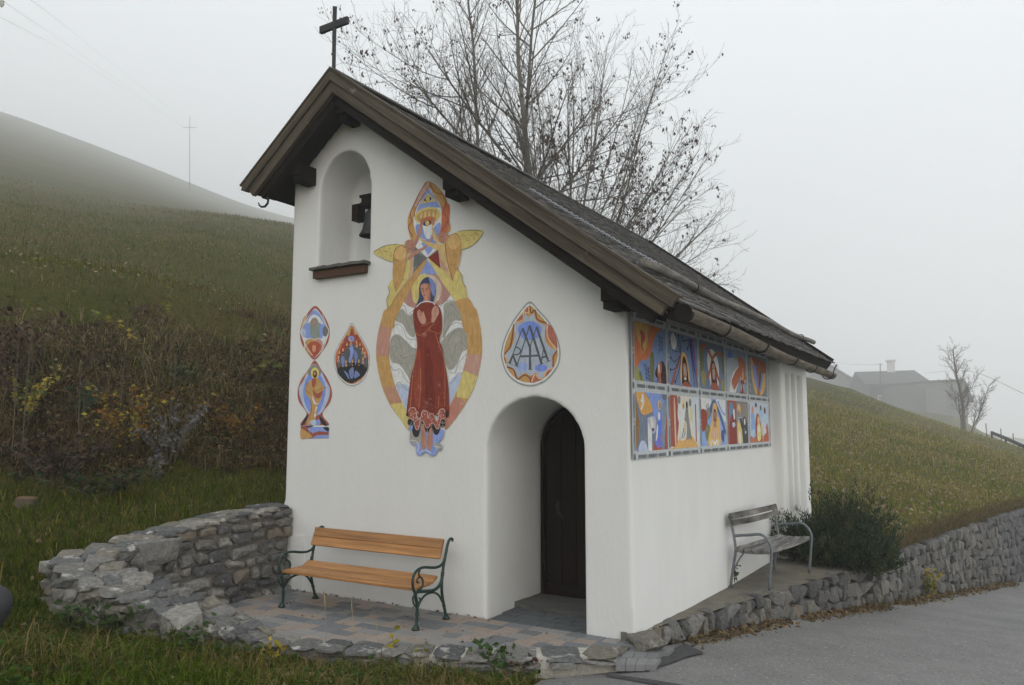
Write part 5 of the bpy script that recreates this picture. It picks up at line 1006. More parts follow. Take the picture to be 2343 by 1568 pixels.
# ------------------------------------------------------------------ weathered bench beside the long wall
gb2 = thing('weathered_bench', 'weathered grey slat bench with galvanised tube arms beside the mural wall', 'bench', (.35, 3.6, -.03))
SH = Vector((.185, 1.41, -.004))
def gz(x, y): p = front(x * .17555 + 1657.3, y * .17555 + 1137.1, 2.90); return Vector((p.x, 2.90, p.z))
for k in (0, 1):
    o_ = SH * k; P3 = lambda L: [p + o_ for p in smooth_path([gz(*q) for q in L])]
    foot = lambda p: [p[:-1] + [Vector((p[-1].x, p[-1].y, -.03))]][0]
    up_ = P3([(52, 245), (85, 320), (118, 490), (138, 620), (144, 690), (122, 850), (80, 1140)])
    MB().tube(foot(up_), .0165, 8).build('rear_leg', M['steel'], gb2, smooth=True)
    MB().tube(foot(P3([(128, 508), (230, 500), (330, 495), (430, 487), (500, 505), (560, 560), (600, 630), (615, 700), (608, 820), (580, 1195)])), .0165, 8).build('front_leg_and_arm', M['steel'], gb2, smooth=True)
    b = MB(); b.tube(P3([(252, 725), (205, 790), (165, 860), (118, 965)]), .010, 6); b.tube(P3([(145, 700), (250, 722), (400, 735), (590, 735)]), .012, 6); b.build('seat_bracket', M['steel'], gb2, smooth=True)
    b = MB(); p = up_[-1]; b.box((p.x - .0, p.y, -.026), (.07, .05, .008)); b.build('foot_plate', M['steel'], gb2)
u = SH.normalized(); sx = Vector((u.y, -u.x, 0))
def slat2(name, q, w, t, tilt, m, bow):
    a = gz(*q) + Vector((0, -.05, 0)); b_ = a + SH * 1.05; mb = MB(); n = 6; zz = Vector((0, 0, 1)); ax = sx * math.cos(tilt) + zz * math.sin(tilt); az = zz * math.cos(tilt) - sx * math.sin(tilt)
    for i in range(n + 1):
        c = a.lerp(b_, i / n) + zz * bow * math.sin(math.pi * i / n)
        for (p, s) in ((-1, -1), (1, -1), (1, 1), (-1, 1)): mb.v.append(tuple(c + ax * p * w / 2 + az * s * t / 2))
    for i in range(n):
        for j in range(4): mb.f.append((i * 4 + j, i * 4 + (j + 1) % 4, i * 4 + 4 + (j + 1) % 4, i * 4 + 4 + j)); mb.c.append((1, 1, 1))
    mb.f += [(0, 1, 2, 3), (n * 4 + 3, n * 4 + 2, n * 4 + 1, n * 4)]; mb.c += [(1, 1, 1)] * 2
    return mb.build(name, m, gb2)
slat2('back_slat', (92, 246), .070, .036, R(-72), M['bench_black'], -.005); slat2('back_slat', (118, 332), .070, .036, R(-72), M['bench_black'], -.014)
slat2('seat_slat', (192, 682), .082, .038, R(-14), M['bench_grey'], 0); slat2('seat_slat', (312, 702), .082, .038, R(-5), M['bench_grey'], -.008); slat2('seat_slat', (415, 706), .082, .038, 0, M['bench_grey'], -.012); slat2('seat_slat', (535, 706), .088, .038, 0, M['bench_grey'], -.018)
# ================================================================== VEGETATION
VIEW_A = math.atan2(FW.y, FW.x)
def polar(n, r0, r1, a0=-40, a1=40, p=0.0, rng=RNG):
    """points scattered round the viewer's side of the place, thinner with distance"""
    u = rng.random(n); r = np.exp(np.log(r0) + u * (np.log(r1) - np.log(r0))) if p == 0 else (r0 ** p + u * (r1 ** p - r0 ** p)) ** (1 / p)
    a = VIEW_A - np.radians(rng.uniform(a0, a1, n)); return CAM.x + r * np.cos(a), CAM.y + r * np.sin(a), r
WALL_OUT = [(-4.78, .5)] + [r[1] for r in PW] + [(.05, .1), (.05, 7.2), (-4.45, 7.2), (-4.45, .5)]
WALL_OUT = [(-4.78, .3), (-4.78, -.7), (-4.76, -1.45), (-4.62, -2.70), (-4.15, -2.85), (-3.82, -2.75), (-3.55, -2.63), (-3.25, -2.45), (-3.0, -2.33), (-2.55, -2.08), (-2.1, -1.93), (-1.68, -1.73), (-.85, -1.32), (-.36, -1.05), (.12, -.62), (.1, .0), (.2, 7.4), (-4.46, 7.2), (-4.46, .3)]
RP0 = road_poly(0.35); LEDGE_P = [(-.2, -.1), (.5, 1), (.8, 2.6), (1.2, 4.4), (1.7, 6.1), (.2, 6.3)]
def free(x, y): return ~(inside(x, y, WALL_OUT) | inside(x, y, RP0) | inside(x, y, LEDGE_P))
def blades(x, y, z, h, w, lean, col, ang=None, rng=RNG):
    """grass blades as 3-triangle strips; arrays"""
    n = len(x); a = rng.uniform(0, 2 * np.pi, n) if ang is None else ang; b = a + np.pi / 2 + rng.normal(0, .5, n)
    dx, dy = np.cos(a), np.sin(a); wx, wy = np.cos(b) * w / 2, np.sin(b) * w / 2
    base = np.stack([x, y, z - .01], 1); l1 = lean * .35
    mid = base + np.stack([dx * h * l1, dy * h * l1, h * .62 * np.sqrt(np.clip(1 - l1 ** 2, .05, 1))], 1)
    tip = base + np.stack([dx * h * lean, dy * h * lean, h * np.sqrt(np.clip(1 - lean ** 2, .02, 1))], 1)
    W_ = np.stack([wx, wy, np.zeros(n)], 1)
    V = np.stack([base - W_, base + W_, mid + W_ * .8, mid - W_ * .8, tip], 1).reshape(-1, 3)
    i = np.arange(n)[:, None] * 5; F = np.concatenate([i + np.array([[0, 1, 2]]), i + np.array([[0, 2, 3]]), i + np.array([[3, 2, 4]])], 1).reshape(-1, 3)
    return V, F, np.repeat(col, 3, axis=0)
def leaflets(x, y, z, s, col, flat=.35, rng=RNG, droop=None):
    """folded leaf: two triangles with a crease"""
    n = len(x); a = rng.uniform(0, 2 * np.pi, n); t = np.stack([np.cos(a), np.sin(a), rng.normal(0, flat, n)], 1) if droop is None else droop
    t /= np.linalg.norm(t, axis=1)[:, None]; r = rng.normal(0, 1, (n, 3)); r[:, 2] *= .5; sd = np.cross(t, r); sd /= np.linalg.norm(sd, axis=1)[:, None] + 1e-9
    nn = np.cross(t, sd); c = np.stack([x, y, z], 1); s = s[:, None]
    V = np.stack([c - t * s * .5, c + t * s * .5, c + sd * s * .3 + nn * s * .12, c - sd * s * .3 + nn * s * .12], 1).reshape(-1, 3)
    i = np.arange(n)[:, None] * 4; F = np.concatenate([i + np.array([[0, 2, 1]]), i + np.array([[0, 1, 3]])], 1).reshape(-1, 3)
    return V, F, np.repeat(col, 2, axis=0)
def joined(parts):
    Vs, Fs, Cs, o = [], [], [], 0
    for V, F, C in parts: Vs.append(V); Fs.append(F + o); Cs.append(C); o += len(V)
    return np.concatenate(Vs), np.concatenate(Fs), np.concatenate(Cs)
def palette(n, cols, w=None, jit=.25, rng=RNG):
    c = np.array(cols)[rng.choice(len(cols), n, p=w)]; return c * rng.uniform(1 - jit, 1 + jit, (n, 1))
GREENS = [(.052, .086, .006), (.076, .112, .010), (.036, .058, .005), (.108, .12, .015), (.17, .135, .035), (.22, .165, .06)]
def stuff(name, parts, m, label, cat):
    V, F, C = joined(parts); o = obj(name, np_mesh(name, V, F, m, C)); return tag(o, label, cat, kind='stuff')

# ---- lawn in front of the patio wall
x, y, r = polar(90000, 4.4, 10.5, -42, 14); z = hill(x, y)
k = free(x, y) & (y < -.6) & (z < .75); x, y, z, r = x[k], y[k], z[k], r[k]
patch = np.clip(fbm(x * 1.1, y * 1.1, 77) * 2.2 + .45, 0, 1); n = len(x)
h = RNG.gamma(6, .0145, n) * (.7 + .8 * patch) ; dry = np.clip(fbm(x * .8, y * .8, 21) * 2.2 + .12, 0, .8) + .45 * np.exp(-((x + 1.8) ** 2) / 1.6) * (y > -2.9)
col = palette(n, GREENS[:4], [.3, .3, .22, .18], .4); dr = RNG.random(n) < dry * .75; col[dr] = palette(int(dr.sum()), [(.15, .125, .045), (.20, .15, .07), (.12, .105, .03)])
h[dr] *= 1.35
lawn = [blades(x, y, z, h, RNG.uniform(.005, .010, n), np.clip(RNG.normal(.74, .2, n), .05, .97), col)]
# broad clover-like leaves
x2, y2, r2 = polar(9000, 4.4, 9, -42, 6); z2 = hill(x2, y2); k = free(x2, y2) & (y2 < -1) & (z2 < .6) & (fbm(x2 * .9, y2 * .9, 55) > .02); x2, y2, z2 = x2[k], y2[k], z2[k]
lawn.append(leaflets(x2, y2, z2 + RNG.uniform(.02, .10, len(x2)), RNG.uniform(.03, .07, len(x2)), palette(len(x2), [(.04, .085, .018), (.055, .10, .02), (.075, .095, .025)])))
x2, y2, r2 = polar(900, 4.4, 10, -42, 14); z2 = hill(x2, y2); k = free(x2, y2) & (y2 < -.8) & (z2 < .75); x2, y2, z2 = x2[k], y2[k], z2[k]
lawn.append(leaflets(x2, y2, z2 + .06, RNG.uniform(.03, .075, len(x2)), palette(len(x2), [(.20, .13, .07), (.14, .08, .04), (.26, .2, .13)])))
stuff('lawn_grass', lawn, M['blade'], 'uneven green and straw lawn grass in front of the stone wall', 'grass')
# ---- grass strip between the wall and the bank, and the bank's dry cover
x, y, r = polar(52000, 7.2, 14, -42, 2); z = hill(x, y); bk = is_bank(x, y, z)
k = free(x, y) & ~bk & (x < -4.4) & (z < 2.2) & (z > .3); x, y, z = x[k], y[k], z[k]; n = len(x)
col = palette(n, GREENS, [.28, .25, .22, .1, .08, .07])
stuff('verge_grass', [blades(x, y, z, RNG.gamma(6, .017, n), RNG.uniform(.006, .012, n), np.clip(RNG.normal(.72, .2, n), .05, .97), col)], M['blade'], 'rough grass strip between the stone wall and the steep bank', 'grass')
x, y, r = polar(60000, 9, 20, -42, 2); z = hill(x, y); k = is_bank(x, y, z) & free(x, y); x, y, z = x[k], y[k], z[k]; n = len(x)
dn = math.atan2(-.5, .85)   # downhill
clump = fbm(x * 1.3, y * 1.3, 91); hi = (z > 2.3 + fbm(x * .7, y * .7, 13) * 1.5)
col = palette(n, [(.20, .155, .07), (.15, .112, .045), (.26, .205, .10), (.08, .056, .024), (.095, .10, .022)], [.26, .26, .14, .14, .20]); col[hi] = palette(int(hi.sum()), [(.25, .20, .10), (.20, .16, .075), (.30, .245, .135), (.12, .125, .03), (.10, .115, .022)])
bankp = [blades(x, y, z, np.where(clump > 0, .30, .14) * RNG.uniform(.5, 1.3, n), RNG.uniform(.006, .014, n), np.clip(RNG.normal(.86, .14, n), .1, .985), col, dn + RNG.normal(0, 1.1, n))]
x, y, r = polar(42000, 8.5, 18, -42, 2); z = hill(x, y); k = is_bank(x, y, z) & free(x, y); x, y, z = x[k], y[k], z[k]; n = len(x)
bankp.append(leaflets(x, y, z + RNG.gamma(2, .05, n) * (z < 3), RNG.uniform(.03, .085, n), palette(n, [(.12, .075, .03), (.06, .04, .018), (.18, .125, .055), (.055, .07, .016), (.24, .19, .10)], [.3, .3, .17, .14, .09])))
stuff('bank_undergrowth', bankp, M['leaf'], 'withered brown grass and leaf litter covering the steep bank', 'undergrowth')
# ---- meadows
def meadow(name, label, a0, a1, r0, r1, n, seed, cond, leaves=0, dryb=.35, gain=1.0):
    rg = np.random.default_rng(seed); x, y, r = polar(n, r0, r1, a0, a1, p=.6, rng=rg); z = hill(x, y); k = cond(x, y, z) & free(x, y) & (rg.random(n) > np.clip((r - .45 * r1) / (.55 * r1), 0, 1)); x, y, z, r = x[k], y[k], z[k], r[k]; n = len(x)
    dry = np.clip(fbm(x * .5, y * .5, 61) * 2 + dryb, .05, .9); col = palette(n, MGRE, [.3, .3, .22, .18], .4, rng=rg); d = rg.random(n) < dry; col[d] = palette(int(d.sum()), [(.15, .12, .045), (.19, .15, .07), (.11, .09, .035)], rng=rg); col = col * gain
    P = [blades(x, y, z, rg.gamma(5, .022, n) * (r / 14) ** .2, rg.uniform(.008, .016, n) * (r / 14) ** .75, np.clip(rg.normal(.6, .2, n), .05, .97), col, rng=rg)]
    if leaves:
        x, y, r = polar(leaves, r0, r1, a0, a1, p=-.3, rng=rg); z = hill(x, y); k = cond(x, y, z) & free(x, y); x, y, z = x[k], y[k], z[k]; n = len(x)
        P.append(leaflets(x, y, z + .07, rg.uniform(.06, .12, n), palette(n, [(.26, .19, .12), (.17, .11, .06), (.33, .27, .19)], rng=rg), rng=rg))
    stuff(name, P, M['blade'], label, 'grass')
MGRE = [(.070, .090, .012), (.098, .108, .018), (.052, .066, .010), (.125, .120, .024)]
meadow('meadow_grass', 'steep green meadow grass climbing into the fog on the left', -42, 2, 12, 95, 110000, 5, lambda x, y, z: ~is_bank(x, y, z) & (z > 3.2) & (x < -5), 1500)
meadow('slope_grass', 'leaf-strewn meadow grass on the rounded slope right of the chapel', 16, 42, 13, 95, 100000, 6, lambda x, y, z: (y > 6.0) & (x > -9), 6500, .5, 1.8)

# ---- fallen leaves at the foot of the retaining wall and on the paving
rg = np.random.default_rng(8); s = rg.uniform(.6, 14, 2600) ** 1.0; pt = [edge_at(q) for q in s]; off = np.abs(rg.normal(0, .10, len(s))) + .01
x = np.array([p.x + t.y * o for (p, t), o in zip(pt, off)]); y = np.array([p.y - t.x * o for (p, t), o in zip(pt, off)]); z = G(x, y) + .012 + .07 * np.exp(-off / .06) * rg.random(len(s))
k = (fbm(s * .8, s * 0, 4) > -.12); x, y, z = x[k], y[k], z[k]; n = len(x)
col = palette(n, [(.22, .15, .075), (.15, .09, .045), (.30, .23, .13), (.17, .14, .06), (.09, .06, .035)], rng=rg)
stuff('fallen_leaves', [leaflets(x, y, z, rg.uniform(.03, .075, n), col, .3, rng=rg)], M['leaf'], 'drift of brown fallen leaves along the foot of the roadside wall', 'leaves')
sg = rg.uniform(1.0, 16, 3200); pt = [edge_at(q) for q in sg]; off = rg.uniform(-.06, .07, len(sg)); k = fbm(sg * .9, sg * 0, 14) > .0
x = np.array([p.x + t.y * o for (p, t), o in zip(pt, off)])[k]; y = np.array([p.y - t.x * o for (p, t), o in zip(pt, off)])[k]; n = len(x)
stuff('wall_foot_weeds', [blades(x, y, G(x, y), rg.gamma(5, .02, n), rg.uniform(.004, .009, n), np.clip(rg.normal(.5, .2, n), 0, .95), palette(n, [(.16, .12, .06), (.10, .085, .04), (.20, .14, .07), (.09, .06, .045), (.07, .085, .025)], rng=rg), rng=rg)], M['blade'], 'thin dry weeds sprouting at the foot of the roadside wall', 'weeds')
# overhanging dry grass on the wall's top edge
sg = np.concatenate([rg.uniform(6.8, 17, 7000), rg.uniform(1.6, 5.5, 600)]); pt = [edge_at(q) for q in sg]; off = -.28 + rg.uniform(-.25, .12, len(sg))
x = np.array([p.x + t.y * o for (p, t), o in zip(pt, off)]); y = np.array([p.y - t.x * o for (p, t), o in zip(pt, off)]); zt = np.array([LEDGE_Z(q) for q in y]); n = len(x)
nearw = sg < 6
stuff('wall_top_grass', [blades(x, y, zt - .02, np.where(nearw, .04, 1) * rg.gamma(6, .03, n) + .01, rg.uniform(.006, .012, n), np.clip(rg.normal(.75, .2, n), 0, .98), palette(n, [(.17, .125, .06), (.13, .10, .045), (.08, .085, .03), (.21, .16, .09)], rng=rg), -.35 + rg.normal(0, .7, n), rng=rg)], M['blade'], 'tawny grass hanging over the top of the tall retaining wall', 'grass')
rg = np.random.default_rng(18); n = 170; x = rg.uniform(-4.2, -.3, n); y = -np.abs(rg.normal(0, .5, n)); k = inside(x, y, pin2) ; near_wall = rg.random(n) < .6; y[near_wall] = -rg.uniform(.01, .05, int(near_wall.sum())); k |= near_wall; k &= ~((x > -1.57) & (y > -.06)); x, y = x[k], y[k]; n = len(x)
stuff('patio_litter', [leaflets(x, y, np.full(n, .012), rg.uniform(.012, .035, n), palette(n, [(.10, .05, .03), (.05, .035, .025), (.16, .09, .05)], rng=rg), .2, rng=rg)], M['leaf'], 'scattered dry leaf crumbs on the patio paving', 'leaves')

# ------------------------------------------------------------------ plants as things
def leafy(name, label, cat, base, stems, hgt, spread, nleaf, size, cols, seed, group=None, lean=(0, 0), stemcol=M['twig'], droop=-.3):
    rg = np.random.default_rng(seed); t = thing(name, label, cat, base, group); B = Vector(base); sb = MB(); P = []; tips = []
    for i in range(stems):
        a = rg.uniform(0, 2 * math.pi); q = rg.uniform(.2, 1) * spread; L = hgt * rg.uniform(.6, 1.1)
        e = B + Vector((math.cos(a) * q + lean[0], math.sin(a) * q + lean[1], L)); m = B.lerp(e, .5) + Vector((0, 0, L * .12))
        pth = smooth_path([B + Vector((math.cos(a), math.sin(a), 0)) * .03 * stems ** .3, m, e], 4); sb.tube(pth, [.006 - .004 * j / (len(pth) - 1) for j in range(len(pth))], 4, cap=False); tips.append(pth)
    sb.build('stem', stemcol, t, fix=False)
    pos = []; dd = []
    for j in range(nleaf):
        p = tips[rg.integers(len(tips))]; f = rg.uniform(.25, 1) * (len(p) - 1); i = min(int(f), len(p) - 2); c = p[i].lerp(p[i + 1], f - i) + Vector(rg.normal(0, size * .45, 3)); pos.append(c); a = rg.uniform(0, 6.28); dd.append((math.cos(a), math.sin(a), droop + rg.normal(0, .35)))
    pos = np.array(pos); V, F, C = leaflets(pos[:, 0], pos[:, 1], pos[:, 2], rg.uniform(.6, 1.3, nleaf) * size, palette(nleaf, cols, rng=rg), rng=rg, droop=np.array(dd))
    obj('leaves', np_mesh('leaves', V, F, M['leaf'], C), t); return t
def gp(px, py, z=None):
    p = level(px, py, 0.0)
    for _ in range(12): p = level(px, py, float(hill(p.x, p.y)[0]))
    return p
YEL = [(.34, .29, .035), (.26, .25, .04), (.40, .30, .06)]; NET = [(.05, .095, .025), (.065, .11, .03), (.04, .075, .02)]
leafy('yellowing_plant', 'yellow-green lobed plant in the lawn below the left of the bench', 'plant', gp(612, 1530), 5, .22, .09, 26, .085, YEL + [(.15, .20, .04)], 1)
leafy('yellowing_plant', 'yellow-leaved plant with a dark dry stalk in front of the patio wall centre', 'plant', gp(893, 1515), 4, .2, .07, 18, .07, YEL + [(.10, .07, .04)], 2)
leafy('yellowing_plant', 'low yellow plant beside the green nettles at the lawn edge', 'plant', gp(968, 1530), 4, .16, .10, 22, .075, YEL, 3)
leafy('nettle_clump', 'green nettle clump against the right half of the low wall', 'plant', gp(1120, 1545), 9, .20, .2, 90, .07, NET, 4)
leafy('nettle_clump', 'green leafy clump under the big pale boulder of the wall', 'plant', gp(275, 1440), 9, .22, .28, 110, .075, NET, 5)
leafy('nettle_clump', 'green leafy clump at the foot of the wall left of the boulder', 'plant', gp(165, 1440), 8, .2, .3, 90, .07, NET, 6)
leafy('nettle_clump', 'green leafy clump in the lawn beneath the sloping part of the wall', 'plant', gp(420, 1490), 8, .2, .28, 90, .07, NET, 16)
leafy('purple_weed', 'dark purple-leaved weed at the corner where lawn meets asphalt', 'plant', gp(1205, 1552), 6, .15, .12, 40, .06, [(.05, .02, .025), (.09, .03, .04), (.03, .03, .015)], 7)
leafy('wall_weed', 'small green weed at the back leg of the weathered bench', 'plant', level(1672, 1332, -.02) + Vector((.03, .05, 0)), 5, .2, .09, 40, .05, NET, 8)
leafy('yellow_bush', 'small bright yellow bush at the foot of the roadside retaining wall', 'bush', Vector((1.80, 7.75, G(1.8, 7.75))), 10, .42, .25, 170, .075, YEL + [(.2, .2, .05)], 9)
for i, (px, py, hh, lb) in enumerate(((808, 1492, .42, 'tallest dry grass stalk in front of the green bench'), (866, 1500, .28, 'short dry seed-head stalk right of the tallest stalk'), (745, 1495, .5, 'thin dry grass stalk crossing the left bench seat'))):
    b = gp(px, py); t = thing('dry_stalk', lb, 'grass stalk', b, 'dry stalks in front of the patio wall')
    MB().tube(smooth_path([b, b + Vector((-.01, 0, hh * .5)), b + Vector((-.03, 0, hh))]), .003, 4).build('stem', mat('straw_stem', (.30, .24, .13), .8) if i == 0 else bpy.data.materials['straw_stem'], t)
    MB().tube([b + Vector((-.025, 0, hh * .8)), b + Vector((-.03, 0, hh * .9)), b + Vector((-.032, 0, hh + .02))], [.003, .007, .001], 5).build('seed_head', bpy.data.materials['straw_stem'], t)
ORA = [(.30, .17, .025), (.25, .11, .025), (.20, .16, .03), (.12, .07, .03), (.09, .055, .03)]; SIL = [(.17, .168, .165), (.13, .13, .13), (.22, .22, .218)]
def bush(px, py, d, **k):
    p = at_dist(px, py, d); p.z = float(hill(p.x, p.y)[0]); return p
leafy('autumn_bush', 'arching bush of orange and yellow leaves in the middle of the bank', 'bush', bush(300, 980, 11.2), 16, .85, .95, 620, .065, ORA + YEL[:1], 21, lean=(.35, -.2))
leafy('autumn_bush', 'orange-leaved bush on the bank close to the chapel wall', 'bush', bush(560, 1000, 11.6), 12, .7, .75, 460, .062, ORA, 22)
leafy('silver_leaf_bush', 'drooping branches of silver-grey withered leaves in front of the orange bush', 'bush', bush(390, 985, 11.0), 12, .75, .6, 330, .06, SIL + [(.16, .14, .12)], 23, lean=(.25, -.15), droop=-1.0)
leafy('silver_leaf_bush', 'small hanging cluster of silver leaves low on the bank beside the grass strip', 'bush', bush(360, 1085, 10.6), 5, .35, .3, 90, .055, SIL, 24, droop=-1.0)
leafy('yellow_sapling', 'yellow-leaved sapling at the left edge of the bank', 'bush', bush(55, 930, 11.8), 9, .75, .5, 260, .065, YEL + [(.09, .12, .03)], 25)
leafy('fern_bush', 'blue-green feathery weed beside the yellow sapling', 'bush', bush(190, 950, 11.8), 9, .55, .3, 150, .07, [(.05, .085, .05), (.04, .065, .035)], 26)
leafy('green_leaf_bush', 'dark green leafy bush on the upper bank below the arching shoot', 'bush', bush(420, 810, 12.6), 8, .4, .45, 110, .10, [(.06, .085, .03), (.05, .065, .03), (.12, .12, .03)], 27)
leafy('dead_shrub', 'dark withered shrub with hanging brown leaves at the far left of the bank', 'bush', bush(20, 900, 12.2), 16, 1.15, .85, 420, .095, [(.075, .048, .028), (.045, .03, .02), (.13, .09, .055)], 28, droop=-.8)
leafy('dead_shrub', 'withered brown shrub against the left edge of the chapel', 'bush', bush(625, 900, 13.2), 14, .9, .8, 380, .085, [(.085, .055, .03), (.05, .035, .02), (.15, .105, .06), (.17, .12, .03)], 29)
leafy('dead_shrub', 'dark low tangle of dead leaves at the foot of the bank, left of centre', 'bush', bush(120, 1085, 10.9), 14, .55, .9, 340, .085, [(.05, .035, .022), (.032, .025, .016), (.10, .07, .045)], 30)
leafy('bramble', 'low dark green bramble at the foot of the bank behind the wall corner', 'bush', bush(230, 1120, 10.4), 12, .32, .9, 300, .085, [(.035, .06, .025), (.045, .05, .02), (.07, .055, .03)], 31)
# the arching shoot with a row of round leaves
def shoot(label, pix, d0, d1, cols, size, seed):
    rg = np.random.default_rng(seed); P = [at_dist(x, y, d0 + (d1 - d0) * i / (len(pix) - 1)) for i, (x, y) in enumerate(pix)]; P[0].z = min(P[0].z, float(hill(P[0].x, P[0].y)[0]) + .02)
    t = thing('leafy_shoot', label, 'shoot', P[0], 'leafy shoots rising from the bank'); p = smooth_path(P, 6); MB().tube(p, [.007 - .005 * i / (len(p) - 1) for i in range(len(p))], 4).build('stem', M['twig'], t)
    idx = np.linspace(len(p) * .25, len(p) - 1, 26).astype(int); pos = np.array([p[i] for i in idx]) + rg.normal(0, .03, (len(idx), 3)); f = np.linspace(0, 1, len(idx))
    col = np.array([np.array(cols[0]) * (1 - q) + np.array(cols[1]) * q for q in f]) * rg.uniform(.8, 1.2, (len(idx), 1))
    V, F, C = leaflets(pos[:, 0], pos[:, 1], pos[:, 2], rg.uniform(.8, 1.2, len(idx)) * size, col, rng=rg); obj('leaves', np_mesh('leaves', V, F, M['leaf'], C), t)
shoot('arching shoot with leaves turning from orange to green above the bank', [(345, 850), (320, 800), (295, 765), (260, 735), (225, 720), (212, 712)], 12.2, 11.6, [(.36, .24, .04), (.16, .20, .05)], .10, 1)
shoot('upright thin shoot with small yellow-green leaves on the upper bank', [(392, 790), (390, 740), (386, 690), (382, 640), (383, 600)], 12.8, 12.9, [(.22, .20, .04), (.11, .15, .04)], .085, 2)
shoot('short leaning shoot with yellow-green leaves near the chapel corner', [(570, 880), (585, 850), (605, 835), (625, 830), (640, 838)], 12.0, 11.8, [(.22, .19, .05), (.12, .16, .04)], .095, 3)
for i, (px, py, ht, lb) in enumerate(((55, 960, 1.9, 'tallest bare sapling stalk at the far left of the bank'), (30, 1000, 1.5, 'bare sapling stalk left of the tallest one'), (235, 1010, 1.0, 'pair-standing bare grey stalk in front of the bank, left of the bushes'),
                                      (266, 1015, 1.15, 'bare grey stalk just left of the orange bush'), (388, 960, 1.1, 'bare stalk rising through the silver leaves'), (182, 1005, 1.3, 'thin bare stalk behind the blue-green weed'))):
    p = bush(px, py, 11.4); t = thing('bare_sapling', lb, 'sapling', p, 'bare stalks on the bank'); e = p + Vector((random.uniform(-.05, .1), 0, ht))
    st = MB().tube(smooth_path([p, p.lerp(e, .5) + Vector((random.uniform(-.04, .04), 0, 0)), e]), [.008, .0075, .007, .0065, .006, .005, .0045, .004, .003], 5).build('stem', M['twig'], t)
    for j in range(5): q = p.lerp(e, .45 + .1 * j); a = random.uniform(0, 6.28); MB().tube([q, q + Vector((math.cos(a) * .08, math.sin(a) * .08, .12))], [.004, .002], 3).build('twig', M['twig'], t)
# sawn stump in the undergrowth
sp = bush(60, 1128, 10.4); sp.z -= .14; t = thing('tree_stump', 'pale sawn tree stump half hidden at the foot of the bank', 'stump', sp)
b = MB(); b.tube([sp + Vector((0, 0, -.15)), sp + Vector((0, 0, .0)), sp + Vector((.01, 0, .13)), sp + Vector((.015, 0, .23))], [.17, .14, .115, .11], 14); b.build('bark', M['twig'], t, smooth=False)
MB().tube([sp + Vector((.015, -.0, .228)), sp + Vector((.016, -.0, .236))], .10, 14).build('cut_face', mat('sawn_wood', (.16, .10, .055), .8, var=.4, scale=12), t)
# dark rounded marker at the picture's left edge
c = at_dist(-24, 1384, 7.4); mk = thing('marker_bollard', 'dark grey rounded bollard cut by the left edge of the lawn', 'bollard', (c.x, c.y, float(hill(c.x, c.y)[0])))
pr = [(.0, .15), (.06, .142), (.11, .112), (.145, .06), (.155, 0), (.145, -.06), (.12, -.115), (.09, -.16), (.08, -.5)]; b = MB(); ns = 20
for r_, h_ in pr:
    for k in range(ns): a = 2 * math.pi * k / ns; b.v.append((c.x + r_ * math.cos(a), c.y + r_ * math.sin(a), c.z + h_))
for i in range(len(pr) - 1):
    for k in range(ns): b.f.append((i * ns + k, i * ns + (k + 1) % ns, (i + 1) * ns + (k + 1) % ns, (i + 1) * ns + k)); b.c.append((1, 1, 1))
b.build('post', M['rubber'], mk, smooth=True)

# ------------------------------------------------------------------ evergreen shrub on the ledge
def evergreen(base, seed):
    rg = np.random.default_rng(seed); t = thing('juniper_shrub', 'dark green feathery juniper shrub between the weathered bench and the retaining wall', 'shrub', base); B = np.array(base); Vs = []; sb = MB()
    lobes = [((.35, .05, .05), .95, 170), ((.0, .35, .08), .85, 120), ((-.25, -.1, .0), .62, 90), ((.62, .0, -.12), .58, 110), ((.55, -.35, -.1), .55, 90), ((-.55, -.25, 0), .55, 55), ((.1, -.35, -.05), .5, 70)]
    for (o, ht, n) in lobes:
        for i in range(n):
            a = rg.uniform(0, 2 * np.pi); el = np.arccos(rg.uniform(0, 1)) * .85; d = np.array([np.cos(a) * np.sin(el), np.sin(a) * np.sin(el), np.cos(el)]); rr = ht * rg.uniform(.5, 1.18) * (.62 + .38 * np.cos(el))
            p0 = B + np.array(o) + d * rr * .55; p1 = B + np.array(o) + d * rr + np.array([0, 0, .05]); k = 34
            if i % 6 == 0: sb.tube([Vector(B + np.array(o) * .6), Vector(p0), Vector(p1)], [.012, .006, .002], 4, cap=False)
            f = rg.uniform(0, 1, k)[:, None]; c = p0 + (p1 - p0) * f + rg.normal(0, .035, (k, 3)) * (1.1 - .6 * f); dr = d * .8 + rg.normal(0, .55, (k, 3)) + np.array([0, 0, .35]); dr /= np.linalg.norm(dr, axis=1)[:, None]
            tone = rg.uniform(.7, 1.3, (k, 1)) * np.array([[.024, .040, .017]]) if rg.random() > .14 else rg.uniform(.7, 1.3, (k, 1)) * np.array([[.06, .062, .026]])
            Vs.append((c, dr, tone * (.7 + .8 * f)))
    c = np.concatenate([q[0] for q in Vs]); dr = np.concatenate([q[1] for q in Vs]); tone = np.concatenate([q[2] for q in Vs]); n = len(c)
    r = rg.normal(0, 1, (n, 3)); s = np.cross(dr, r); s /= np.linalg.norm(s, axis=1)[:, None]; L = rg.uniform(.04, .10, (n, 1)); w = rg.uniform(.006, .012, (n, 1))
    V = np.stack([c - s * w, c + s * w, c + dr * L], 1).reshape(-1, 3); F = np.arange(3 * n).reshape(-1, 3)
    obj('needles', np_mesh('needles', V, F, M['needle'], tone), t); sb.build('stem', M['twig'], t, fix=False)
sb_ = at_dist(1905, 1280, 12.3); evergreen((sb_.x - .1, sb_.y, -.02), 3)

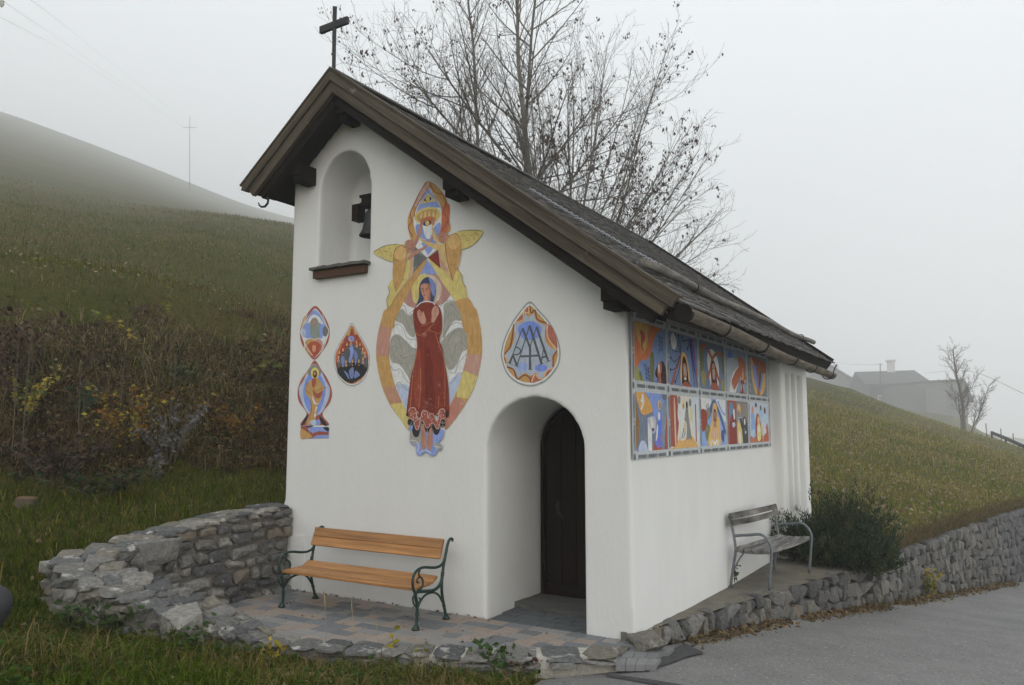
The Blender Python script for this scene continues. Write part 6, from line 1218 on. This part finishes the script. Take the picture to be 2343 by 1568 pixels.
# ------------------------------------------------------------------ bare trees
def bare_tree(name, label, base, stems, levels, seed, leaf=0, minr=.004, group=None, up=.10):
    rg = random.Random(seed); t = thing(name, label, 'tree', base, group); trunk = MB(); br = MB(); tips = []
    def grow(p, d, L, r, lv):
        nseg = max(3, int(L / (.5 if lv == 0 else .3 if lv == 1 else .16))); sg = L / nseg; pts_ = [p.copy()]; ds = [d.copy()]
        spec = levels[lv]
        for i in range(nseg):
            wob = spec['wob']; d = (d + Vector((rg.gauss(0, wob), rg.gauss(0, wob), rg.gauss(0, wob))) + Vector((0, 0, spec['up'])) * (i / nseg if spec.get('late') else 1)).normalized()
            p = p + d * sg; pts_.append(p.copy()); ds.append(d.copy())
        rad = [max(minr * .7, r * (1 - (1 - spec.get('tap', .25)) * i / nseg)) for i in range(nseg + 1)]
        (trunk if lv == 0 else br).tube(pts_, rad, 8 if r > .05 else 5 if r > .014 else 3, cap=False)
        if lv + 1 < len(levels):
            nx = levels[lv + 1]; n = int(L * nx['dens'] * rg.uniform(.8, 1.2)) + 1
            for k in range(n):
                f = nx['t0'] + (1 - nx['t0']) * (k + rg.random()) / n; i = min(int(f * nseg), nseg - 1); q = pts_[i].lerp(pts_[i + 1], f * nseg - i); dd = ds[i + 1]
                ax = dd.orthogonal().normalized(); ax.rotate(Matrix.Rotation(rg.uniform(0, 2 * math.pi), 3, dd)); nd = dd.copy(); nd.rotate(Matrix.Rotation(R(rg.uniform(*nx['ang'])), 3, ax))
                grow(q, nd, nx['len'] * rg.uniform(.55, 1.15) * (1 - nx.get('fall', .45) * f), max(minr, min(rad[i] * .62, nx['r'])), lv + 1)
        else: tips.append((pts_[-1], pts_[len(pts_) // 2]))
    for (off, d, L, r) in stems: grow(Vector(base) + Vector(off), Vector(d).normalized(), L, r, 0)
    trunk.build('trunk', M['bark'], t, smooth=True, fix=False); br.build('branches', M['bark'], t, smooth=True, fix=False)
    if leaf:
        g = np.random.default_rng(seed); pos = []
        for a, b in tips:
            if g.random() < leaf * (.3 + 1.4 * (vnoise(a.x * .7 + 50, a.z * .7 + 50, 3) > .5)):
                for j in range(g.integers(2, 6)): pos.append(tuple(a.lerp(b, g.random()) + Vector(g.normal(0, .035, 3)) - Vector((0, 0, .04))))
        pos = np.array(pos); n = len(pos); dd = np.stack([g.normal(0, .35, n), g.normal(0, .35, n), -np.ones(n)], 1)
        V, F, C = leaflets(pos[:, 0], pos[:, 1], pos[:, 2], g.uniform(.05, .11, n), palette(n, [(.075, .045, .035), (.11, .07, .05), (.055, .038, .032)], rng=g), rng=g, droop=dd); obj('dead_leaves', np_mesh('dead_leaves', V, F, M['leaf'], C), t)
    return t
RTV = Vector((RT.x, RT.y, 0))
AW = Vector((FW.x, FW.y, 0)).normalized()
def hb(px, d): p = at_dist(px, 1000, d); p.z = float(hill(p.x, p.y)[0]) - .1; return p
LV = [dict(wob=.03, up=.03, tap=.3), dict(dens=2.3, t0=.25, ang=(38, 64), len=3.7, r=.036, wob=.05, up=.045, fall=.35), dict(dens=3.0, t0=.15, ang=(25, 48), len=1.25, r=.014, wob=.07, up=.045, fall=.4), dict(dens=4.2, t0=.1, ang=(25, 55), len=.5, r=.006, wob=.09, up=.08, fall=.3)]
bare_tree('ash_tree', 'tall bare tree with a straight grey trunk rising behind the roof ridge', hb(1168, 20.5), [((0, 0, 0), RTV * -.01 + Vector((0, 0, 1)), 14, .075)] + [(Vector((0, 0, z_)), RTV * sx_ + AW * dp_ + Vector((0, 0, .62)), L_, .05) for z_, sx_, dp_, L_ in ((4.4, -.70, -.1, 4.6), (5.6, -.72, .15, 4.4), (6.6, -.66, -.2, 4.0), (5.0, .62, -.2, 4.6), (6.2, .66, .2, 4.2), (7.4, -.6, -.1, 3.6))], LV, 4, leaf=.2)
st = []
rg = random.Random(12)
for i in range(34):
    f = i / 33; a = R(-40 + 116 * f + rg.uniform(-5, 5)); dp = rg.uniform(-.5, .5)
    L = float(np.interp(math.degrees(a), [-42, -10, 20, 48, 75], [6.8, 8.4, 8.0, 5.6, 3.4])) * rg.uniform(.75, 1.0)
    d = RTV * math.sin(a) + AW * dp * .5 + Vector((0, 0, max(.18, math.cos(a)))); o = RTV * rg.uniform(-.35, .45) + AW * rg.uniform(-.4, .4) + Vector((0, 0, 2.6 + rg.uniform(-.5, .4)))
    st.append((o, d, L, rg.uniform(.022, .042)))
for i in range(6): st.append((RTV * (-.4 + .2 * i), RTV * rg.uniform(-.12, .14) + Vector((0, 0, 1)), rg.uniform(4, 9.5), rg.uniform(.045, .065)))
LV2 = [dict(wob=.03, up=.018, tap=.2), dict(dens=2.5, t0=.25, ang=(14, 34), len=1.6, r=.013, wob=.055, up=.02, fall=.35), dict(dens=3.2, t0=.12, ang=(22, 48), len=.7, r=.009, wob=.08, up=.05, fall=.3), dict(dens=3.2, t0=.2, ang=(25, 50), len=.32, r=.005, wob=.1, up=.08, fall=.3)]
bare_tree('coppiced_tree', 'bare many-stemmed tree fanning out to the right behind the chapel roof', hb(1285, 18.6), st, LV2, 5, leaf=.2)
LV3 = [dict(wob=.03, up=.03, tap=.3), dict(dens=2.6, t0=.25, ang=(22, 45), len=2.6, r=.03, wob=.05, up=.06, fall=.4), dict(dens=3, t0=.15, ang=(25, 45), len=1.0, r=.012, wob=.07, up=.07, fall=.3), dict(dens=3.2, t0=.1, ang=(25, 50), len=.4, r=.007, wob=.09, up=.08, fall=.3)]
bare_tree('background_tree', 'slender fog-paled tree just right of the tall trunk', hb(1228, 27), [((0, 0, 0), (0, 0, 1), 16, .15)], LV3, 6, minr=.006)
bare_tree('background_tree', 'slim fog-paled tree standing between the two trunk groups', hb(1110, 30), [((0, 0, 0), RTV * -.04 + Vector((0, 0, 1)), 15, .11)], LV3, 7, minr=.006)
bare_tree('background_tree', 'faint low tree in the fog left of the tall trunk, just above the roof', hb(1000, 38), [((0, 0, 0), (0, 0, 1), 10.5, .12), ((.3, 0, 0), RTV * .2 + Vector((0, 0, 1)), 9.5, .09)], LV3, 8, minr=.008)
fb = at_dist(2205, 966, 90); fb.z = float(hill(fb.x, fb.y)[0]) - .05; ft = at_dist(2198, 792, 90); H = ft.z - fb.z
LV4 = [dict(wob=.035, up=.02, tap=.25), dict(dens=2.0, t0=.28, ang=(35, 62), len=3.7, r=.048, wob=.08, up=.06, fall=.55), dict(dens=3.0, t0=.15, ang=(28, 55), len=1.3, r=.02, wob=.1, up=.05, fall=.3), dict(dens=3.8, t0=.1, ang=(25, 50), len=.55, r=.017, wob=.1, up=.05, fall=.3)]
bare_tree('field_tree', 'solitary bare tree on the slope edge in front of the foggy barn', fb, [((0, 0, 0), RTV * -.03 + Vector((0, 0, 1)), H * .97, .19), (RTV * -.3, RTV * -.02 + Vector((0, 0, 1)), H * .45, .10)], LV4, 9, minr=.014)
bare_tree('field_shrub', 'thin leaning bare shrub right of the solitary tree trunk', fb + RTV * .55, [((0, 0, 0), RTV * .6 + Vector((0, 0, 1)), 5.4, .08), ((.1, 0, 0), RTV * .3 + Vector((0, 0, 1)), 3.3, .06), ((.2, 0, 0), RTV * .5 + Vector((0, 0, 1)), 2.8, .04)], [LV4[0], dict(dens=4, t0=.25, ang=(25, 50), len=1.6, r=.026, wob=.1, up=.06, fall=.3), dict(dens=5, t0=.1, ang=(25, 50), len=.62, r=.016, wob=.1, up=.05)], 10, minr=.014)
# ------------------------------------------------------------------ farmhouses in the fog
def gabled(name, label, e1, e2, r1, r2, wallm, roofm, drop=22, windows=(), chim=None, white=None):
    """front eave e1-e2, ridge r1-r2; back eave by symmetry"""
    t = thing(name, label, 'house', (e1 + e2) / 2 - Vector((0, 0, drop))); b1 = Vector((2 * r1.x - e1.x, 2 * r1.y - e1.y, e1.z)); b2 = Vector((2 * r2.x - e2.x, 2 * r2.y - e2.y, e2.z))
    u = (e2 - e1).normalized(); ins = u * 2.21; dz = Vector((0, 0, -drop)); c = lambda p, q: p.lerp(q, .12)
    E1, E2, B1, B2 = c(e1, b1) + ins, c(e2, b2) - ins, c(b1, e1) + ins, c(b2, e2) - ins; zz = Vector((0, 0, .8)); w = MB()
    R1, R2 = r1 + ins - zz, r2 - ins - zz
    vs = [E1, E2, B2, B1, E1 + dz, E2 + dz, B2 + dz, B1 + dz, R1, R2]; w.add(vs, [(0, 1, 5, 4), (2, 3, 7, 6), (3, 0, 4, 7), (1, 2, 6, 5), (0, 3, 8), (1, 9, 2)]); wo = w.build('wall', wallm, t)
    ro = MB(); th = Vector((0, 0, -.8)); ro.prism([e1, e2, r2, r1], th); ro.prism([b1, r1, r2, b2], th); rf = ro.build('roof', roofm, t)
    if chim is not None:
        q = MB(); q.box(chim, (2.60, 2.60, 5.98), Matrix.Rotation(math.atan2(u.y, u.x), 3, 'Z')); q.box(chim + Vector((0, 0, 3.2)), (3.38, 3.38, 0.52), Matrix.Rotation(math.atan2(u.y, u.x), 3, 'Z')); q.build('chimney', M['house_white'], rf)
    nrm = Vector((u.y, -u.x, 0))
    if nrm.dot(CAM - e1) < 0: nrm = -nrm
    for (f, z, ww, hh) in windows:
        p = E1.lerp(E2, f) + Vector((0, 0, z)) + nrm * .05; rm = Matrix.Rotation(math.atan2(u.y, u.x), 3, 'Z')
        q = MB(); q.box(p, (ww, .12, hh), rm); wn = q.build('window', M['frame'], t); q = MB(); q.box(p + nrm * .07, (ww * .72, .03, hh * .76), rm); q.build('pane', M['glass'], wn)
    if white:
        f0, f1, z0, z1 = white; q = MB(); a, b_ = E1.lerp(E2, f0), E1.lerp(E2, f1); q.box((a + b_) / 2 + Vector((0, 0, (z0 + z1) / 2)) + nrm * .06, ((b_ - a).length, .14, z1 - z0), Matrix.Rotation(math.atan2(u.y, u.x), 3, 'Z')); q.build('plinth', M['house_white'], t)
    bal = MB(); bal.box(E1.lerp(E2, .6) + Vector((0, 0, -8.8)) + nrm * 1.4, ((E2 - E1).length * .75, 2.7, 1.6), Matrix.Rotation(math.atan2(u.y, u.x), 3, 'Z'))
    if windows: bal.build('balcony', M['house_wood'], t)
    return t
e1, e2, r1, r2 = at_dist(1979, 879, 291.2), at_dist(2133, 876, 291.2), at_dist(1955, 851, 313.3), at_dist(2103, 847, 313.3)
r2 = r1 + (e2 - e1) * .965; e1.z = e2.z = (e1.z + e2.z) / 2; r1.z = r2.z = (r1.z + r2.z) / 2
gabled('farmhouse', 'dark wooden farmhouse with white chimney fading into the fog', e1, e2, r1, r2, M['house_wood'], M['house_roof'], windows=((.22, -4.9, 2.2, 2.6), (.42, -4.8, 2.0, 2.6), (.62, -4.9, 2.0, 2.7), (.71, -4.9, 2.0, 2.7), (.22, -11.5, 2.2, 2.6)), chim=at_dist(2038, 846, 312.0), white=(.55, .98, -12.5, -9.8))
e1, e2 = at_dist(1849, 860, 335.4), at_dist(1846, 872, 351.0)
pk = at_dist(1890, 832, 335.4); lf, rt_ = at_dist(1845, 864, 335.4), at_dist(1951, 868, 335.4); dv = AW * 28.60
t = thing('gabled_house', 'pale grey gabled house at the top of the slope beside the chapel eave', 'house', (pk.x, pk.y, pk.z - 7)); q = MB(); dn_ = Vector((0, 0, -18))
q.prism([lf.lerp(pk, .06) - Vector((0, 0, .3)), pk - Vector((0, 0, .35)), rt_.lerp(pk, .06) - Vector((0, 0, .3)), rt_.lerp(pk, .06) + dn_, lf.lerp(pk, .06) + dn_], dv); q.build('wall', M['house_grey'], t)
q = MB(); q.prism([lf - AW * 1.82, pk - AW * 1.82, pk - AW * 1.82 + Vector((0, 0, -.7)), lf - AW * 1.82 + Vector((0, 0, -.7))], dv * 1.1); q.prism([rt_ - AW * 1.82, pk - AW * 1.82, pk - AW * 1.82 + Vector((0, 0, -.7)), rt_ - AW * 1.82 + Vector((0, 0, -.7))], dv * 1.1); rf = q.build('roof', M['house_roof'], t)
q = MB(); q.box(at_dist(1911, 843, 340.6), (1.95, 1.95, 3.38)); q.build('chimney', M['house_white'], rf)
a, b_, c, d = at_dist(2108, 878, 273.0), at_dist(2204, 873, 273.0), at_dist(2214, 900, 273.0), at_dist(2214, 985, 273.0); e = at_dist(2108, 985, 273.0)
t = thing('grey_barn', 'light grey barn wall joined to the right of the dark farmhouse', 'barn', ((a.x + b_.x) / 2, (a.y + b_.y) / 2, e.z)); q = MB(); q.prism([a, b_, c, d, e], AW * 27.30); q.build('wall', M['house_grey'], t)
q = MB(); f = at_dist(2224, 921, 273.0); zt_ = Vector((0, 0, .8)); q.prism([b_ + zt_ - AW * .7, f + zt_ - AW * .7, f - AW * .7, b_ - AW * .7], AW * 31.20); q.prism([a + zt_ - AW * .5, b_ + zt_ - AW * .5, b_ - AW * .5, a - AW * .5], AW * 31.20); q.build('roof', M['house_roof'], t)
dr_ = at_dist(2155, 935, 272.6); q = MB(); q.box(dr_, (9.62, 0.39, 11.70), Matrix.Rotation(math.atan2(RTV.y, RTV.x), 3, 'Z')); q.build('barn_door', M['house_grey'], t)
# ------------------------------------------------------------------ poles, wires, rail
def pole(label, px, y0, y1, d, r, arm=None):
    a, b = at_dist(px, y0, d), at_dist(px, y1, d); t = thing('utility_pole', label, 'pole', a); q = MB(); q.tube([a - Vector((0, 0, 1)), b], [r, r * .7], 8); q.build('mast', M['twig'], t)
    if arm: y, w = arm; q = MB(); c = at_dist(px, y, d); q.beam(c - RTV * w, c + RTV * w, .12, .12); q.build('crossarm', M['twig'], t)
pole('faint utility pole with a crossarm on the foggy left ridge', 434, 430, 268, 300, .13, (292, 2.6)); pole('thin utility pole rising beside the farmhouse roof', 2013, 880, 832, 265, .2, (834, .8))
def wire(label, pts_, r=.007, sag=0):
    P = [at_dist(*p) for p in pts_]; t = MB().tube(smooth_path(P, 10), r, 4).build('power_line', M['twig']); t.name = 'power_line'; return tag(t, label, 'wire', 'overhead power lines')
wire('upper power line crossing the fog from the top left corner', [(55, -10, 48), (130, 45, 60), (230, 125, 130), (434, 287, 300)]); wire('middle power line running down from the top left corner', [(8, 4, 46), (90, 60, 62), (200, 135, 130), (420, 292, 300)]); wire('lowest power line entering at the left edge of the sky', [(-5, 38, 46), (80, 82, 62), (190, 145, 130), (434, 300, 300)])
wire('sagging wire between the far pole and the gabled house', [(1890, 824, 312), (1930, 832, 296), (1975, 835, 280), (2013, 834, 265)], .035); wire('wire hanging from the barn past the solitary tree to the right edge', [(2113, 855, 215), (2160, 850, 165), (2225, 851, 112), (2342, 901, 80), (2400, 925, 74)], .021)
ip = at_dist(4, 8, 46); t = thing('insulator', 'pale ceramic insulator at the very top left corner', 'insulator', ip); MB().tube([ip + Vector((0, 0, -.2)), ip + Vector((0, 0, -.05)), ip, ip + Vector((0, 0, .1)), ip + Vector((0, 0, .2))], [.05, .13, .09, .13, .05], 10).build('ceramic', M['frame'], t)
ra = [at_dist(x, y, d) for x, y, d in ((2268, 990, 82), (2300, 1003, 78), (2342, 1022, 74), (2420, 1058, 69))]
t = thing('guard_rail', 'dark guard rail descending along the right edge of the slope', 'guard rail', ra[0]); q = MB()
for p, s in zip(ra, ra[1:]): q.beam(p, s, .08, .28)
q.build('rail', M['rubber'], t)
for p in ra: MB().box(p + Vector((0, 0, -.5)), (.16, .16, 1.2)).build('post', M['rubber'], t)
for i, (x, y, lb) in enumerate(((2256, 984, 'left fence post'), (2290, 996, 'middle fence post'), (2318, 1007, 'right fence post'))):
    p = at_dist(x, y + 4, 78); tt = thing('fence_post', 'thin ' + lb + ' of three on the slope edge above the guard rail', 'post', p, 'thin posts on the slope edge'); MB().tube([p - Vector((0, 0, .5)), p + Vector((0, 0, .7))], .036, 5).build('stake', M['twig'], tt)
# ================================================================== HAZE
hz = MB(); hz.box((-185, 235, 82), (960, 850, 264)); hm = bpy.data.materials.new('valley_fog'); hm.use_nodes = True; t = hm.node_tree
t.nodes.remove(t.nodes['Principled BSDF']); pv = t.nodes.new('ShaderNodeVolumePrincipled'); pv.inputs['Color'].default_value = (.98, .985, 1.0, 1)
pv.inputs['Density'].default_value = HAZE_DENSITY; pv.inputs['Anisotropy'].default_value = .4; pv.inputs['Density Attribute'].default_value = ''
t.links.new(pv.outputs[0], t.nodes['Material Output'].inputs['Volume'])
try: hm.cycles.homogeneous_volume = True
except Exception: pass
ho = hz.build('haze', hm); tag(ho, 'pale even mountain fog filling the air around the chapel', 'fog', kind='stuff')
